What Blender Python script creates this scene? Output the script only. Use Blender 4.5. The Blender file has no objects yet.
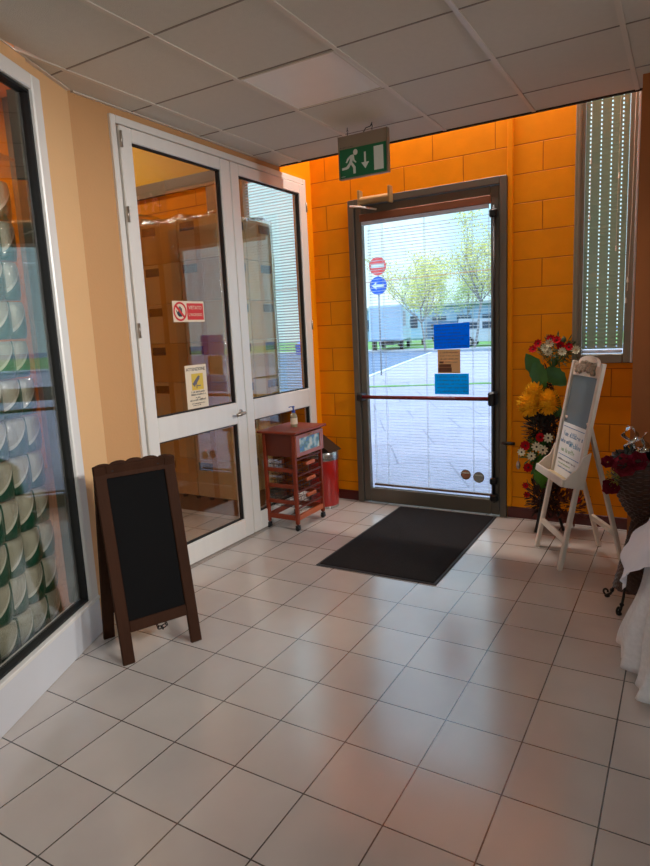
import bpy, math, random
from mathutils import Vector, Matrix
random.seed(7)
PI = math.pi
S = bpy.context.scene
COL = S.collection

# ---------------------------------------------------------------- helpers
def lin(c, a=1.0):
    o = []
    for v in c:
        v = v / 255.0
        o.append(v / 12.92 if v <= 0.04045 else ((v + 0.055) / 1.055) ** 2.4)
    return (o[0], o[1], o[2], a)

def newmat(name):
    m = bpy.data.materials.new(name); m.use_nodes = True
    nt = m.node_tree; nt.nodes.clear()
    out = nt.nodes.new('ShaderNodeOutputMaterial')
    return m, nt, out

def N(nt, t, **kw):
    n = nt.nodes.new(t)
    for k, v in kw.items():
        if k in n.bl_rna.properties.keys(): setattr(n, k, v)
        else: n.inputs[k].default_value = v
    return n

def mat(name, col, rough=0.5, metal=0.0, var=0.08, scale=8.0, bump=0.0, bscale=None, spec=0.5, stretch=None, trans=0.0, coat=0.0):
    """procedural paint: noise-varied colour plus optional noise bump"""
    m, nt, out = newmat(name)
    b = N(nt, 'ShaderNodeBsdfPrincipled')
    b.inputs['Roughness'].default_value = rough; b.inputs['Metallic'].default_value = metal
    b.inputs['Specular IOR Level'].default_value = spec
    b.inputs['Coat Weight'].default_value = coat
    if trans: b.inputs['Transmission Weight'].default_value = trans
    tc = N(nt, 'ShaderNodeTexCoord'); mp = N(nt, 'ShaderNodeMapping')
    if stretch: mp.inputs['Scale'].default_value = stretch
    nt.links.new(tc.outputs['Object'], mp.inputs['Vector'])
    no = N(nt, 'ShaderNodeTexNoise'); no.inputs['Scale'].default_value = scale; no.inputs['Detail'].default_value = 4
    nt.links.new(mp.outputs[0], no.inputs['Vector'])
    mx = N(nt, 'ShaderNodeMix', data_type='RGBA')
    c = lin(col) if max(col) > 1.01 else (*col, 1)
    mx.inputs['A'].default_value = tuple(max(0, v * (1 - var)) for v in c[:3]) + (1,)
    mx.inputs['B'].default_value = tuple(min(1, v * (1 + var)) for v in c[:3]) + (1,)
    nt.links.new(no.outputs['Fac'], mx.inputs['Factor'])
    nt.links.new(mx.outputs['Result'], b.inputs['Base Color'])
    if bump:
        n2 = N(nt, 'ShaderNodeTexNoise'); n2.inputs['Scale'].default_value = bscale or scale * 4
        nt.links.new(mp.outputs[0], n2.inputs['Vector'])
        bp = N(nt, 'ShaderNodeBump'); bp.inputs['Strength'].default_value = bump; bp.inputs['Distance'].default_value = 0.01
        nt.links.new(n2.outputs['Fac'], bp.inputs['Height']); nt.links.new(bp.outputs[0], b.inputs['Normal'])
    nt.links.new(b.outputs[0], out.inputs['Surface'])
    return m

def emit(name, col, s):
    m, nt, out = newmat(name)
    e = N(nt, 'ShaderNodeEmission'); e.inputs[0].default_value = lin(col); e.inputs[1].default_value = s
    nt.links.new(e.outputs[0], out.inputs['Surface']); return m

def glass(name, k=1.0, tint=(255, 255, 255), wavy=0.0, base=0.0, ior=1.5):
    """window glass: clear, with Fresnel reflections strengthened as in double glazing"""
    m, nt, out = newmat(name)
    # Schlick reflectance from the unsigned view angle (same on both faces of the pane)
    ge = N(nt, 'ShaderNodeNewGeometry'); dt = N(nt, 'ShaderNodeVectorMath', operation='DOT_PRODUCT')
    nt.links.new(ge.outputs['Normal'], dt.inputs[0]); nt.links.new(ge.outputs['Incoming'], dt.inputs[1])
    ab = N(nt, 'ShaderNodeMath', operation='ABSOLUTE'); nt.links.new(dt.outputs['Value'], ab.inputs[0])
    om = N(nt, 'ShaderNodeMath', operation='SUBTRACT', use_clamp=True); om.inputs[0].default_value = 1; nt.links.new(ab.outputs[0], om.inputs[1])
    pw5 = N(nt, 'ShaderNodeMath', operation='POWER'); pw5.inputs[1].default_value = 5; nt.links.new(om.outputs[0], pw5.inputs[0])
    r0 = ((ior - 1) / (ior + 1)) ** 2
    f = N(nt, 'ShaderNodeMath', operation='MULTIPLY_ADD'); f.inputs[1].default_value = 1 - r0; f.inputs[2].default_value = r0
    nt.links.new(pw5.outputs[0], f.inputs[0])
    mu = N(nt, 'ShaderNodeMath', operation='MULTIPLY_ADD', use_clamp=True)
    mu.inputs[1].default_value = k; mu.inputs[2].default_value = base
    nt.links.new(f.outputs[0], mu.inputs[0])
    t = N(nt, 'ShaderNodeBsdfTransparent'); t.inputs[0].default_value = lin(tint)
    g = N(nt, 'ShaderNodeBsdfGlossy'); g.inputs['Roughness'].default_value = 0.0 if not wavy else 0.12
    if wavy:
        tc = N(nt, 'ShaderNodeTexCoord'); mp = N(nt, 'ShaderNodeMapping'); mp.inputs['Scale'].default_value = (1, 1, .45)
        no = N(nt, 'ShaderNodeTexNoise'); no.inputs['Scale'].default_value = 9; no.inputs['Detail'].default_value = 6; no.inputs['Distortion'].default_value = 1.6
        bp = N(nt, 'ShaderNodeBump'); bp.inputs['Strength'].default_value = wavy; bp.inputs['Distance'].default_value = .05
        nt.links.new(tc.outputs['Object'], mp.inputs[0]); nt.links.new(mp.outputs[0], no.inputs['Vector'])
        nt.links.new(no.outputs['Fac'], bp.inputs['Height']); nt.links.new(bp.outputs[0], g.inputs['Normal'])
    mx = N(nt, 'ShaderNodeMixShader')
    nt.links.new(mu.outputs[0], mx.inputs[0]); nt.links.new(t.outputs[0], mx.inputs[1]); nt.links.new(g.outputs[0], mx.inputs[2])
    nt.links.new(mx.outputs[0], out.inputs['Surface'])
    return m

def brickmat(name, c1, c2, cm, bw, bh, mortar, offset, rough, rot=(0, 0, 0), loc=(0, 0, 0), bump=0.3, spec=0.5, rvar=0.0, noise_amt=0.06, nscale=5, smooth=0.1, ior=1.5, fine=True):
    m, nt, out = newmat(name)
    b = N(nt, 'ShaderNodeBsdfPrincipled'); b.inputs['Roughness'].default_value = rough; b.inputs['Specular IOR Level'].default_value = spec
    b.inputs['IOR'].default_value = ior
    tc = N(nt, 'ShaderNodeTexCoord'); mp = N(nt, 'ShaderNodeMapping', vector_type='TEXTURE')
    mp.inputs['Location'].default_value = loc; mp.inputs['Rotation'].default_value = rot
    nt.links.new(tc.outputs['Object'], mp.inputs[0])
    br = N(nt, 'ShaderNodeTexBrick', offset=offset, squash=1.0)
    br.inputs['Color1'].default_value = lin(c1); br.inputs['Color2'].default_value = lin(c2); br.inputs['Mortar'].default_value = lin(cm)
    br.inputs['Scale'].default_value = 1.0; br.inputs['Mortar Size'].default_value = mortar; br.inputs['Mortar Smooth'].default_value = smooth
    br.inputs['Brick Width'].default_value = bw; br.inputs['Row Height'].default_value = bh
    nt.links.new(mp.outputs[0], br.inputs['Vector'])
    no = N(nt, 'ShaderNodeTexNoise'); no.inputs['Scale'].default_value = nscale; no.inputs['Detail'].default_value = 5
    nt.links.new(tc.outputs['Object'], no.inputs['Vector'])
    mr = N(nt, 'ShaderNodeMapRange'); mr.inputs['From Min'].default_value = .3; mr.inputs['From Max'].default_value = .7
    mr.inputs['To Min'].default_value = 1 - noise_amt; mr.inputs['To Max'].default_value = 1 + noise_amt
    nt.links.new(no.outputs['Fac'], mr.inputs['Value'])
    mx = N(nt, 'ShaderNodeMix', data_type='RGBA', blend_type='MULTIPLY'); mx.inputs['Factor'].default_value = 1
    nt.links.new(br.outputs['Color'], mx.inputs['A']); nt.links.new(mr.outputs[0], mx.inputs['B'])
    nt.links.new(mx.outputs['Result'], b.inputs['Base Color'])
    if rvar:
        m2 = N(nt, 'ShaderNodeMapRange'); m2.inputs['To Min'].default_value = rough - rvar; m2.inputs['To Max'].default_value = rough + rvar
        nt.links.new(no.outputs['Fac'], m2.inputs['Value']); nt.links.new(m2.outputs[0], b.inputs['Roughness'])
    if bump:
        bp = N(nt, 'ShaderNodeBump', invert=True); bp.inputs['Strength'].default_value = bump; bp.inputs['Distance'].default_value = .006
        nt.links.new(br.outputs['Fac'], bp.inputs['Height'])
        b2 = N(nt, 'ShaderNodeBump'); b2.inputs['Strength'].default_value = bump * .25; b2.inputs['Distance'].default_value = .004
        n3 = N(nt, 'ShaderNodeTexNoise'); n3.inputs['Scale'].default_value = 60
        nt.links.new(tc.outputs['Object'], n3.inputs['Vector'])
        b2.inputs['Strength'].default_value = bump * .25 if fine else 0.0; nt.links.new(n3.outputs['Fac'], b2.inputs['Height']); nt.links.new(bp.outputs[0], b2.inputs['Normal'])
        nt.links.new(b2.outputs[0], b.inputs['Normal'])
    nt.links.new(b.outputs[0], out.inputs['Surface'])
    return m

class G:
    """collects geometry, then links it as ONE mesh object"""
    def __init__(s, T=None):
        s.v = []; s.f = []; s.m = []; s.T = T or Matrix.Identity(4); s.mi = 0
    def add(s, vs, fs):
        k = len(s.v)
        s.v += [tuple(s.T @ Vector(p)) for p in vs]
        s.f += [tuple(i + k for i in f) for f in fs]; s.m += [s.mi] * len(fs)
        return s
    def box(s, x0, x1, y0, y1, z0, z1, R=None, c=None):
        vs = [(x, y, z) for z in (z0, z1) for y in (y0, y1) for x in (x0, x1)]
        if R is not None:
            c = Vector(c if c is not None else ((x0 + x1) / 2, (y0 + y1) / 2, (z0 + z1) / 2))
            vs = [tuple(R @ (Vector(v) - c) + c) for v in vs]
        return s.add(vs, [(0, 2, 3, 1), (4, 5, 7, 6), (0, 1, 5, 4), (2, 6, 7, 3), (0, 4, 6, 2), (1, 3, 7, 5)])
    def cbox(s, x0, x1, y0, y1, z0, z1, b=.004):
        """box with bevelled vertical & horizontal edges (chamfer)"""
        b = min(b, (x1 - x0) * .45, (y1 - y0) * .45, (z1 - z0) * .45)
        X = (x0, x1); Y = (y0, y1); Z = (z0, z1); vs = []; idx = {}
        for i in (0, 1):
            for j in (0, 1):
                for k in (0, 1):
                    for a in range(3):
                        p = [X[i], Y[j], Z[k]]
                        for q, sg in enumerate((i, j, k)):
                            if q != a: p[q] += b if sg == 0 else -b
                        idx[(i, j, k, a)] = len(vs); vs.append(tuple(p))
        fs = []
        for a in range(3):
            o = [q for q in range(3) if q != a]
            for sg in (0, 1):
                f = []
                for (u, w) in ((0, 0), (1, 0), (1, 1), (0, 1)):
                    t = [0, 0, 0]; t[a] = sg; t[o[0]] = u; t[o[1]] = w
                    f.append(idx[(*t, a)])
                fs.append(tuple(f))
        for a in range(3):
            o = [q for q in range(3) if q != a]
            for u in (0, 1):
                for w in (0, 1):
                    t0 = [0, 0, 0]; t0[o[0]] = u; t0[o[1]] = w; t1 = list(t0); t1[a] = 1
                    fs.append((idx[(*t0, o[0])], idx[(*t0, o[1])], idx[(*t1, o[1])], idx[(*t1, o[0])]))
        for i in (0, 1):
            for j in (0, 1):
                for k in (0, 1):
                    fs.append(tuple(idx[(i, j, k, a)] for a in range(3)))
        return s.add(vs, fs)
    def prism(s, poly, h, axes='xz', o=0.0):
        """polygon in a plane, extruded by h along the third axis starting at o"""
        n = len(poly); vs = []
        for d in (o, o + h):
            for (a, b) in poly:
                vs.append({'xz': (a, d, b), 'xy': (a, b, d), 'yz': (d, a, b)}[axes])
        fs = [tuple(range(n))[::-1], tuple(range(n, 2 * n))]
        fs += [(i, (i + 1) % n, n + (i + 1) % n, n + i) for i in range(n)]
        return s.add(vs, fs)
    def tube(s, pts, r, seg=8, closed=False):
        pts = [Vector(p) for p in pts]; n = len(pts)
        rs = r if isinstance(r, (list, tuple)) else [r] * n
        vs = []; fs = []; up = None
        for i, p in enumerate(pts):
            a = pts[i - 1] if (i > 0 or closed) else p; b = pts[(i + 1) % n] if (i < n - 1 or closed) else p
            t = (b - a); t = t.normalized() if t.length > 1e-9 else Vector((0, 0, 1))
            if up is None: up = Vector((0, 0, 1)) if abs(t.z) < .9 else Vector((1, 0, 0))
            x = t.cross(up)
            if x.length < 1e-6: x = t.orthogonal()
            x.normalize(); y = x.cross(t).normalized(); up = y
            for k in range(seg):
                an = 2 * PI * k / seg
                vs.append(tuple(p + x * rs[i] * math.cos(an) + y * rs[i] * math.sin(an)))
        m = n if closed else n - 1
        for i in range(m):
            for k in range(seg):
                j = (i + 1) % n
                fs.append((i * seg + k, i * seg + (k + 1) % seg, j * seg + (k + 1) % seg, j * seg + k))
        if not closed:
            fs.append(tuple(range(seg))[::-1]); fs.append(tuple((n - 1) * seg + k for k in range(seg)))
        return s.add(vs, fs)
    def lathe(s, prof, c=(0, 0, 0), seg=24, disp=None):
        vs = []; fs = []; n = len(prof)
        for i, (r, z) in enumerate(prof):
            for k in range(seg):
                a = 2 * PI * k / seg; rr = r + (disp(a, z, i) if disp else 0)
                vs.append((c[0] + rr * math.cos(a), c[1] + rr * math.sin(a), c[2] + z))
        for i in range(n - 1):
            for k in range(seg):
                fs.append((i * seg + k, i * seg + (k + 1) % seg, (i + 1) * seg + (k + 1) % seg, (i + 1) * seg + k))
        if prof[0][0] > 1e-5: fs.append(tuple(range(seg))[::-1])
        if prof[-1][0] > 1e-5: fs.append(tuple((n - 1) * seg + k for k in range(seg)))
        return s.add(vs, fs)
    def ell(s, c, r, seg=12, rings=8, R=None):
        vs = []; fs = []
        for i in range(rings + 1):
            ph = PI * i / rings
            for k in range(seg):
                a = 2 * PI * k / seg
                p = Vector((r[0] * math.sin(ph) * math.cos(a), r[1] * math.sin(ph) * math.sin(a), r[2] * math.cos(ph)))
                if R is not None: p = R @ p
                vs.append(tuple(p + Vector(c)))
        for i in range(rings):
            for k in range(seg):
                fs.append((i * seg + k, i * seg + (k + 1) % seg, (i + 1) * seg + (k + 1) % seg, (i + 1) * seg + k))
        return s.add(vs, fs)
    def petal(s, base, d, up, L, w, cup=.25):
        """one leaf/petal with a fold: 3x3 grid"""
        d = Vector(d).normalized(); up = Vector(up); sd = d.cross(up).normalized(); up = sd.cross(d).normalized(); base = Vector(base)
        vs = []
        for i, (t, ww) in enumerate(((0, .25), (.35, .85), (.7, 1.0), (1.0, .15))):
            for j in (-1, 0, 1):
                vs.append(tuple(base + d * L * t + sd * w * .5 * ww * j + up * (cup * L * (t * t) - (0 if j else w * .12))))
        fs = [(i * 3 + j, i * 3 + j + 1, (i + 1) * 3 + j + 1, (i + 1) * 3 + j) for i in range(3) for j in range(2)]
        return s.add(vs, fs)
    def mesh(s, name, mats, smooth=False):
        me = bpy.data.meshes.new(name); me.from_pydata(s.v, [], s.f)
        for m in (mats if isinstance(mats, (list, tuple)) else [mats]): me.materials.append(m)
        me.polygons.foreach_set('material_index', s.m)
        if smooth: me.polygons.foreach_set('use_smooth', [True] * len(s.f))
        me.update()
        import bmesh
        bm = bmesh.new(); bm.from_mesh(me); bmesh.ops.remove_doubles(bm, verts=bm.verts, dist=1e-6)
        bmesh.ops.recalc_face_normals(bm, faces=bm.faces); bm.to_mesh(me); bm.free()
        return me
    def build(s, name, mats, parent=None, smooth=False, angle=None):
        me = s.mesh(name, mats, smooth or angle is not None)
        if angle is not None:
            try: me.set_sharp_from_angle(angle=math.radians(angle))
            except Exception: pass
        o = bpy.data.objects.new(name, me); COL.objects.link(o)
        if parent is not None: o.parent = parent
        return o

def tag(o, label=None, cat=None, group=None, kind=None):
    if label: o['label'] = label
    if cat: o['category'] = cat
    if group: o['group'] = group
    if kind: o['kind'] = kind
    return o
def thing(name, label, cat, loc=(0, 0, 0), rz=0.0, group=None, kind=None):
    o = bpy.data.objects.new(name, None); COL.objects.link(o); o.empty_display_size = .1
    o.location = loc; o.rotation_euler = (0, 0, rz)
    return tag(o, label, cat, group, kind)
def struct(name, g, m, parent=None, label=None, cat=None, **kw):
    o = g.build(name, m, parent, **kw)
    if parent is None: tag(o, label, cat, None, 'structure')
    return o
def copy_tree(o, parent=None):
    c = o.copy(); COL.objects.link(c)
    if parent is not None: c.parent = parent
    for ch in list(o.children): copy_tree(ch, c)
    return c
def text(name, body, size, m, parent, M, align='CENTER', ext=.0006, sx=1.0):
    cu = bpy.data.curves.new(name, 'FONT'); cu.body = body; cu.size = size; cu.extrude = ext
    cu.align_x = align; cu.align_y = 'CENTER'; cu.resolution_u = 3
    t = bpy.data.objects.new('tmp_text', cu); COL.objects.link(t)
    bpy.context.view_layer.update()
    me = bpy.data.meshes.new_from_object(t.evaluated_get(bpy.context.evaluated_depsgraph_get()))
    bpy.data.objects.remove(t)
    me.materials.clear(); me.materials.append(m)
    me.transform(M @ Matrix.Diagonal((sx, 1, 1, 1)))
    o = bpy.data.objects.new(name, me); COL.objects.link(o); o.parent = parent
    return o
def RX(a): return Matrix.Rotation(a, 4, 'X')
def RY(a): return Matrix.Rotation(a, 4, 'Y')
def RZ(a): return Matrix.Rotation(a, 4, 'Z')
def TR(*p): return Matrix.Translation(p)
ORD = ['bottom', 'second', 'third', 'fourth', 'fifth', 'sixth', 'seventh', 'eighth', 'ninth', 'tenth', 'eleventh', 'twelfth', 'thirteenth']

# ---------------------------------------------------------------- materials
ORANGE = (236, 144, 0)
M = {}
M['tile'] = brickmat('floor tiles', (196, 186, 176), (188, 178, 169), (70, 60, 56), .3, .3, .0028, 0.0, .21, spec=.62, ior=1.9, fine=False, bump=.25, noise_amt=.05, nscale=3.5)
M['block'] = brickmat('orange painted block', ORANGE, (230, 139, 0), (186, 100, 0), .4925, .2055, .0045, .5, .6, spec=.15, rot=(PI / 2, 0, 0), loc=(-2.043, 0, .1715 + .2055), bump=.8, noise_amt=.05, nscale=7, smooth=.4)
M['block_pier'] = brickmat('orange pier block', ORANGE, (230, 139, 0), (186, 100, 0), .4925, .2055, .0045, .5, .6, spec=.15, rot=(PI / 2, 0, 0), loc=(-1.205, 0, .1715), bump=.8, noise_amt=.05, nscale=7, smooth=.4)
M['orange'] = mat('orange wall paint', ORANGE, .6, spec=.15, var=.05, scale=3, bump=.1, bscale=90)
M['orange_shaded'] = mat('shaded orange pillar paint', (170, 96, 34), .6, var=.06, scale=3, bump=.1, bscale=90)  # the orange wall paint again, with the pillar's shade put into the colour
M['yellow'] = mat('yellow wall paint', (236, 186, 0), .6, var=.06, scale=2)
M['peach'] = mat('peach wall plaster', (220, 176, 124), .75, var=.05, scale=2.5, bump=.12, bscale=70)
M['peach_shaded'] = mat('shaded peach side plaster', (192, 144, 94), .75, var=.05, scale=2.5, bump=.12, bscale=70)  # same peach plaster, darkened in colour for the less lit side wall
M['ceil'] = mat('ceiling tile', (208, 202, 188), .9, var=.04, scale=30, bump=.25, bscale=220)
M['tbar'] = mat('ceiling grid', (212, 202, 186), .45, var=.03)
M['dark_gap'] = mat('dark gap', (30, 26, 24), .8)
M['alu'] = mat('brushed aluminium', (226, 222, 214), .4, .12, var=.06, scale=14, stretch=(1, 1, .06))
M['alu_white'] = mat('satin aluminium base panel', (212, 212, 214), .35, .15, var=.04, scale=5)
M['gasket'] = mat('black rubber gasket', (22, 22, 22), .6)
M['inner_jamb'] = mat('olive grey inner jamb', (78, 76, 62), .5)
M['doorframe'] = mat('grey brown door profile', (104, 96, 84), .42, .3, var=.06, scale=8)
M['winframe'] = mat('grey window profile', (128, 118, 98), .42, .25, var=.06, scale=8)
M['skirt'] = mat('dark red skirting tile', (84, 26, 20), .3, var=.15, scale=10)
M['glass'] = glass('clear door glass', 1.0, (250, 252, 252))
M['glass_int'] = glass('reflective partition glass', 1.6, (250, 250, 246), base=.02)
M['film'] = glass('stretch film', 1.5, (249, 247, 242), wavy=.6, base=.05)
M['slat'] = None
M['slat_teal'] = mat('grey green blind slat', (178, 196, 172), .45, var=.05)
M['cord'] = mat('blind cord', (214, 206, 190), .7)
M['wood_head'] = mat('brown blind box', (122, 72, 44), .5, var=.2, scale=20, stretch=(.1, 1, 1))
M['black'] = mat('black metal', (20, 20, 20), .45, var=.1)
M['blackpl'] = mat('black plastic', (18, 18, 19), .35)
M['redbar'] = mat('dark red push bar', (112, 16, 18), .3, coat=.3)
M['chrome'] = mat('polished chrome', (214, 210, 204), .12, 1.0, var=.03)
M['steel'] = mat('satin steel', (168, 160, 148), .3, .9, var=.05)
M['brasspaint'] = mat('beige metal', (168, 142, 98), .4, .4)
M['mat'] = mat('charcoal doormat', (46, 42, 41), .98, spec=.1, var=.35, scale=120, bump=.9, bscale=260)
M['rubber'] = mat('doormat rubber edge', (44, 42, 44), .7)
M['wood_dark'] = mat('dark stained wood', (52, 29, 16), .75, spec=.12, var=.35, scale=12, bump=.25, bscale=60, stretch=(1, 1, .12))
M['chalk'] = mat('black chalkboard', (14, 13, 13), .9, var=.2, scale=5, spec=.12)
M['white_wood'] = mat('chipped white painted wood', (206, 192, 176), .6, var=.12, scale=26, bump=.25, bscale=50, stretch=(1, 1, .3))
M['raw_wood'] = mat('bare cream wood', (196, 172, 132), .6, var=.12, scale=20)
M['slate'] = mat('grey blue slate', (92, 106, 112), .5, var=.12, scale=4)
M['paper'] = mat('white paper', (224, 226, 226), .7, var=.03)
M['paper_cream'] = mat('cream paper', (226, 208, 180), .7, var=.03)
M['ink_blue'] = mat('blue ink', (52, 120, 168), .7)
M['ink_teal'] = mat('teal ink', (60, 138, 176), .7)
M['ink_green'] = mat('green ink', (120, 160, 110), .7)
M['ink_dark'] = mat('dark ink', (50, 54, 66), .7)
M['ornament'] = mat('antique carved flower', (150, 132, 112), .7, var=.4, scale=60)
M['cherry'] = mat('reddish cherry wood', (128, 46, 18), .45, var=.22, scale=9, stretch=(1, 1, .15), coat=.05, spec=.3)
M['cherry_d'] = mat('dark cherry panel', (92, 34, 16), .45, var=.22, scale=9, stretch=(1, 1, .15), coat=.05, spec=.3)
M['orange_wood'] = mat('orange varnished wood', (176, 82, 36), .4, var=.15, scale=12)
M['wire'] = mat('dark wire', (34, 28, 26), .5)
M['binred'] = mat('red bin paint', (176, 28, 18), .3, coat=.4, var=.05)
M['silver'] = mat('silver band', (180, 176, 170), .25, .9)
M['liquid'] = mat('clear soap bottle', (206, 196, 160), .15, trans=.6)
M['bluepl'] = mat('blue plastic', (16, 60, 160), .35)
M['green_sign'] = mat('green sign', (6, 104, 62), .45, var=.05)
M['sign_white'] = mat('sign white', (214, 218, 206), .5, var=.02)
M['sign_case'] = mat('grey beige sign case', (142, 124, 104), .5)
M['red_sign'] = mat('red sign', (206, 44, 44), .5, var=.03)
M['blue_sign'] = mat('blue sign', (0, 92, 200), .4, var=.03)
M['wicker'] = mat('dark wicker', (62, 37, 25), .45, var=.5, scale=50)
M['iron'] = mat('wrought iron', (30, 26, 24), .5, .5, var=.2)
M['carton'] = mat('brown carton', (196, 160, 100), .8, var=.08, scale=4)
M['carton_w'] = mat('pale carton', (206, 184, 136), .8, var=.06, scale=4)
M['tape'] = mat('packing tape', (188, 150, 90), .3)
M['pallet'] = mat('pallet wood', (120, 88, 54), .8, var=.25, scale=15)

def tissue_mat():
    m, nt, out = newmat('printed roll wrapper')
    b = N(nt, 'ShaderNodeBsdfPrincipled'); b.inputs['Roughness'].default_value = .28; b.inputs['Coat Weight'].default_value = .3
    tc = N(nt, 'ShaderNodeTexCoord'); sp = N(nt, 'ShaderNodeSeparateXYZ'); nt.links.new(tc.outputs['Object'], sp.inputs[0])
    def ma(op, a, bb=None, **k):
        n = N(nt, 'ShaderNodeMath', operation=op, **k)
        for i, q in enumerate((a, bb)):
            if q is None: continue
            if isinstance(q, (int, float)): n.inputs[i].default_value = q
            else: nt.links.new(q, n.inputs[i])
        return n.outputs[0]
    # period of one roll .135 in x; sweep curve from lower left to upper right
    xr = ma('FRACT', ma('ADD', ma('DIVIDE', sp.outputs[0], .135), 10.0))
    xc = ma('POWER', xr, 1.15)
    lim = ma('MULTIPLY_ADD', xc, .185); lim.node.inputs[2].default_value = .038
    green = ma('LESS_THAN', sp.outputs[2], lim)
    lim2 = ma('ADD', lim, .018)
    pale = ma('LESS_THAN', sp.outputs[2], lim2)
    no = N(nt, 'ShaderNodeTexNoise'); no.inputs['Scale'].default_value = 30; nt.links.new(tc.outputs['Object'], no.inputs['Vector'])
    m1 = N(nt, 'ShaderNodeMix', data_type='RGBA'); m1.inputs['A'].default_value = lin((192, 190, 178)); m1.inputs['B'].default_value = lin((232, 232, 226))
    nt.links.new(pale, m1.inputs['Factor'])
    m2 = N(nt, 'ShaderNodeMix', data_type='RGBA'); m2.inputs['B'].default_value = lin((4, 84, 64))
    nt.links.new(green, m2.inputs['Factor']); nt.links.new(m1.outputs['Result'], m2.inputs['A'])
    nt.links.new(m2.outputs['Result'], b.inputs['Base Color'])
    bp = N(nt, 'ShaderNodeBump'); bp.inputs['Strength'].default_value = .5; bp.inputs['Distance'].default_value = .01
    no.inputs['Distortion'].default_value = 2
    nt.links.new(no.outputs['Fac'], bp.inputs['Height']); nt.links.new(bp.outputs[0], b.inputs['Normal'])
    nt.links.new(b.outputs[0], out.inputs['Surface'])
    return m
M['tissue'] = tissue_mat()

def thin_mat(name, col, tr, rough=.6):
    """thin cloth: diffuse + translucent + a share of see-through"""
    m, nt, out = newmat(name)
    d = N(nt, 'ShaderNodeBsdfDiffuse'); d.inputs[0].default_value = lin(col)
    t = N(nt, 'ShaderNodeBsdfTranslucent'); t.inputs[0].default_value = lin(col)
    a = N(nt, 'ShaderNodeMixShader'); a.inputs[0].default_value = .35
    nt.links.new(d.outputs[0], a.inputs[1]); nt.links.new(t.outputs[0], a.inputs[2])
    x = N(nt, 'ShaderNodeBsdfTransparent'); c = N(nt, 'ShaderNodeMixShader')
    tc = N(nt, 'ShaderNodeTexCoord'); no = N(nt, 'ShaderNodeTexNoise'); no.inputs['Scale'].default_value = 60
    nt.links.new(tc.outputs['Object'], no.inputs['Vector'])
    mr = N(nt, 'ShaderNodeMapRange'); mr.inputs['To Min'].default_value = max(0, tr - .12); mr.inputs['To Max'].default_value = tr + (.12 if tr else 0)
    nt.links.new(no.outputs['Fac'], mr.inputs[0]); nt.links.new(mr.outputs[0], c.inputs[0])
    nt.links.new(a.outputs[0], c.inputs[1]); nt.links.new(x.outputs[0], c.inputs[2]); nt.links.new(c.outputs[0], out.inputs['Surface'])
    return m
def sheet_mat(name, col): return thin_mat(name, col, 0)
M['slat'] = thin_mat('white blind slat', (226, 228, 232), 0)
M['cloth'] = thin_mat('white table cloth', (243, 243, 250), .0)
M['tulle'] = thin_mat('white tulle', (246, 245, 246), .22)

# ================================================================= SETTING
WX = -2.93; WY = 4.888; CZ = 2.90; CY = 4.40
# floor: origin on a tile corner
def place(o, loc): o.location = loc; return o
g = G().box(-3.6, 5.4, -6.2, 3.50, -.06, 0)
fl = struct('floor', g, M['tile']); fl.location = (-1.3745, 1.548, 0)
fw = struct('floor', G().box(-8, -2.975, -2.5, 5.04, -.07, -.002), mat('grey warehouse floor', (120, 110, 100), .5, var=.1))
# left wall: glass partition gap between y 2.66 and 4.77
g = G().box(WX - .12, WX, 2.398, 2.66, 0, 4.4).box(WX - .12, WX, 2.66, 4.40, 2.855, 4.4)
struct('wall_left', g, M['peach_shaded'])
struct('wall_left', G().box(WX - .12, WX, 4.77, WY, 0, 4.4).box(WX - .12, WX, 4.40, 4.77, 2.855, 4.4), M['orange'])
# slanted shop-window wall (local x along the wall away from the camera, local y = into the shop)
P0 = Vector((-2.328, 1.235, 0)); U = Vector((-.407, .9134, 0)).normalized()
ang = math.atan2(U.y, U.x)
TW = TR(*P0) @ RZ(ang)   # local +y points to (-.91,-.41): behind the glass
sE = .90
g = G()
g.box(sE, 1.312, .076, .11, 0, 4.4)
g.box(-4.2, sE, .06, .16, 2.80, 4.4)
g.box(-4.2, -2.4, .06, .16, 0, 2.80)
wl = struct('wall_left', g, M['peach']); wl.location = tuple(P0); wl.rotation_euler = (0, 0, ang)
# warehouse shell
struct('wall_warehouse', G().box(-8, -4.10, WY, WY + .15, 0, 3.0).box(-4.10, -3.0, WY, WY + .15, 0, .92).box(-3.0, WX - .12, WY, WY + .15, 0, 3.0), M['block'])
struct('wall_warehouse', G().box(-8, WX - .12, WY, WY + .15, 3.13, 4.4), M['yellow'])
struct('trim_beam', G().box(-7.0, -2.95 - .12, WY - .04, WY + .15, 3.0, 3.13), M['winframe'])
struct('wall_warehouse', G().box(-7.15, -7.0, -2.5, WY, 0, 4.4), M['orange'])
struct('trim_post', G().box(-7.0, -6.88, 4.80, WY, 0, 4.4), M['winframe'])
struct('wall_warehouse', G().box(-7.15, -2.0, -2.62, -2.5, 0, 4.4), M['orange'])
# door wall
g = G().box(WX, -2.555, WY, WY + .15, 0, 4.4).box(-2.555, -1.21, WY, WY + .15, 2.65, 4.4)
struct('wall_front', g, M['block'])
g = G().box(-1.21, -.736, WY, WY + .15, 0, 4.4).box(-.736, -.297, WY, WY + .15, 0, 1.24)
struct('wall_front', g, M['block_pier'])
struct('wall_front', G().box(-.297, 4.0, WY, WY + .15, 0, 4.4), M['orange'])
struct('trim_strip', G().cbox(-1.212, -1.168, WY - .022, WY, .09, 4.3, .008), M['orange'])
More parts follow.
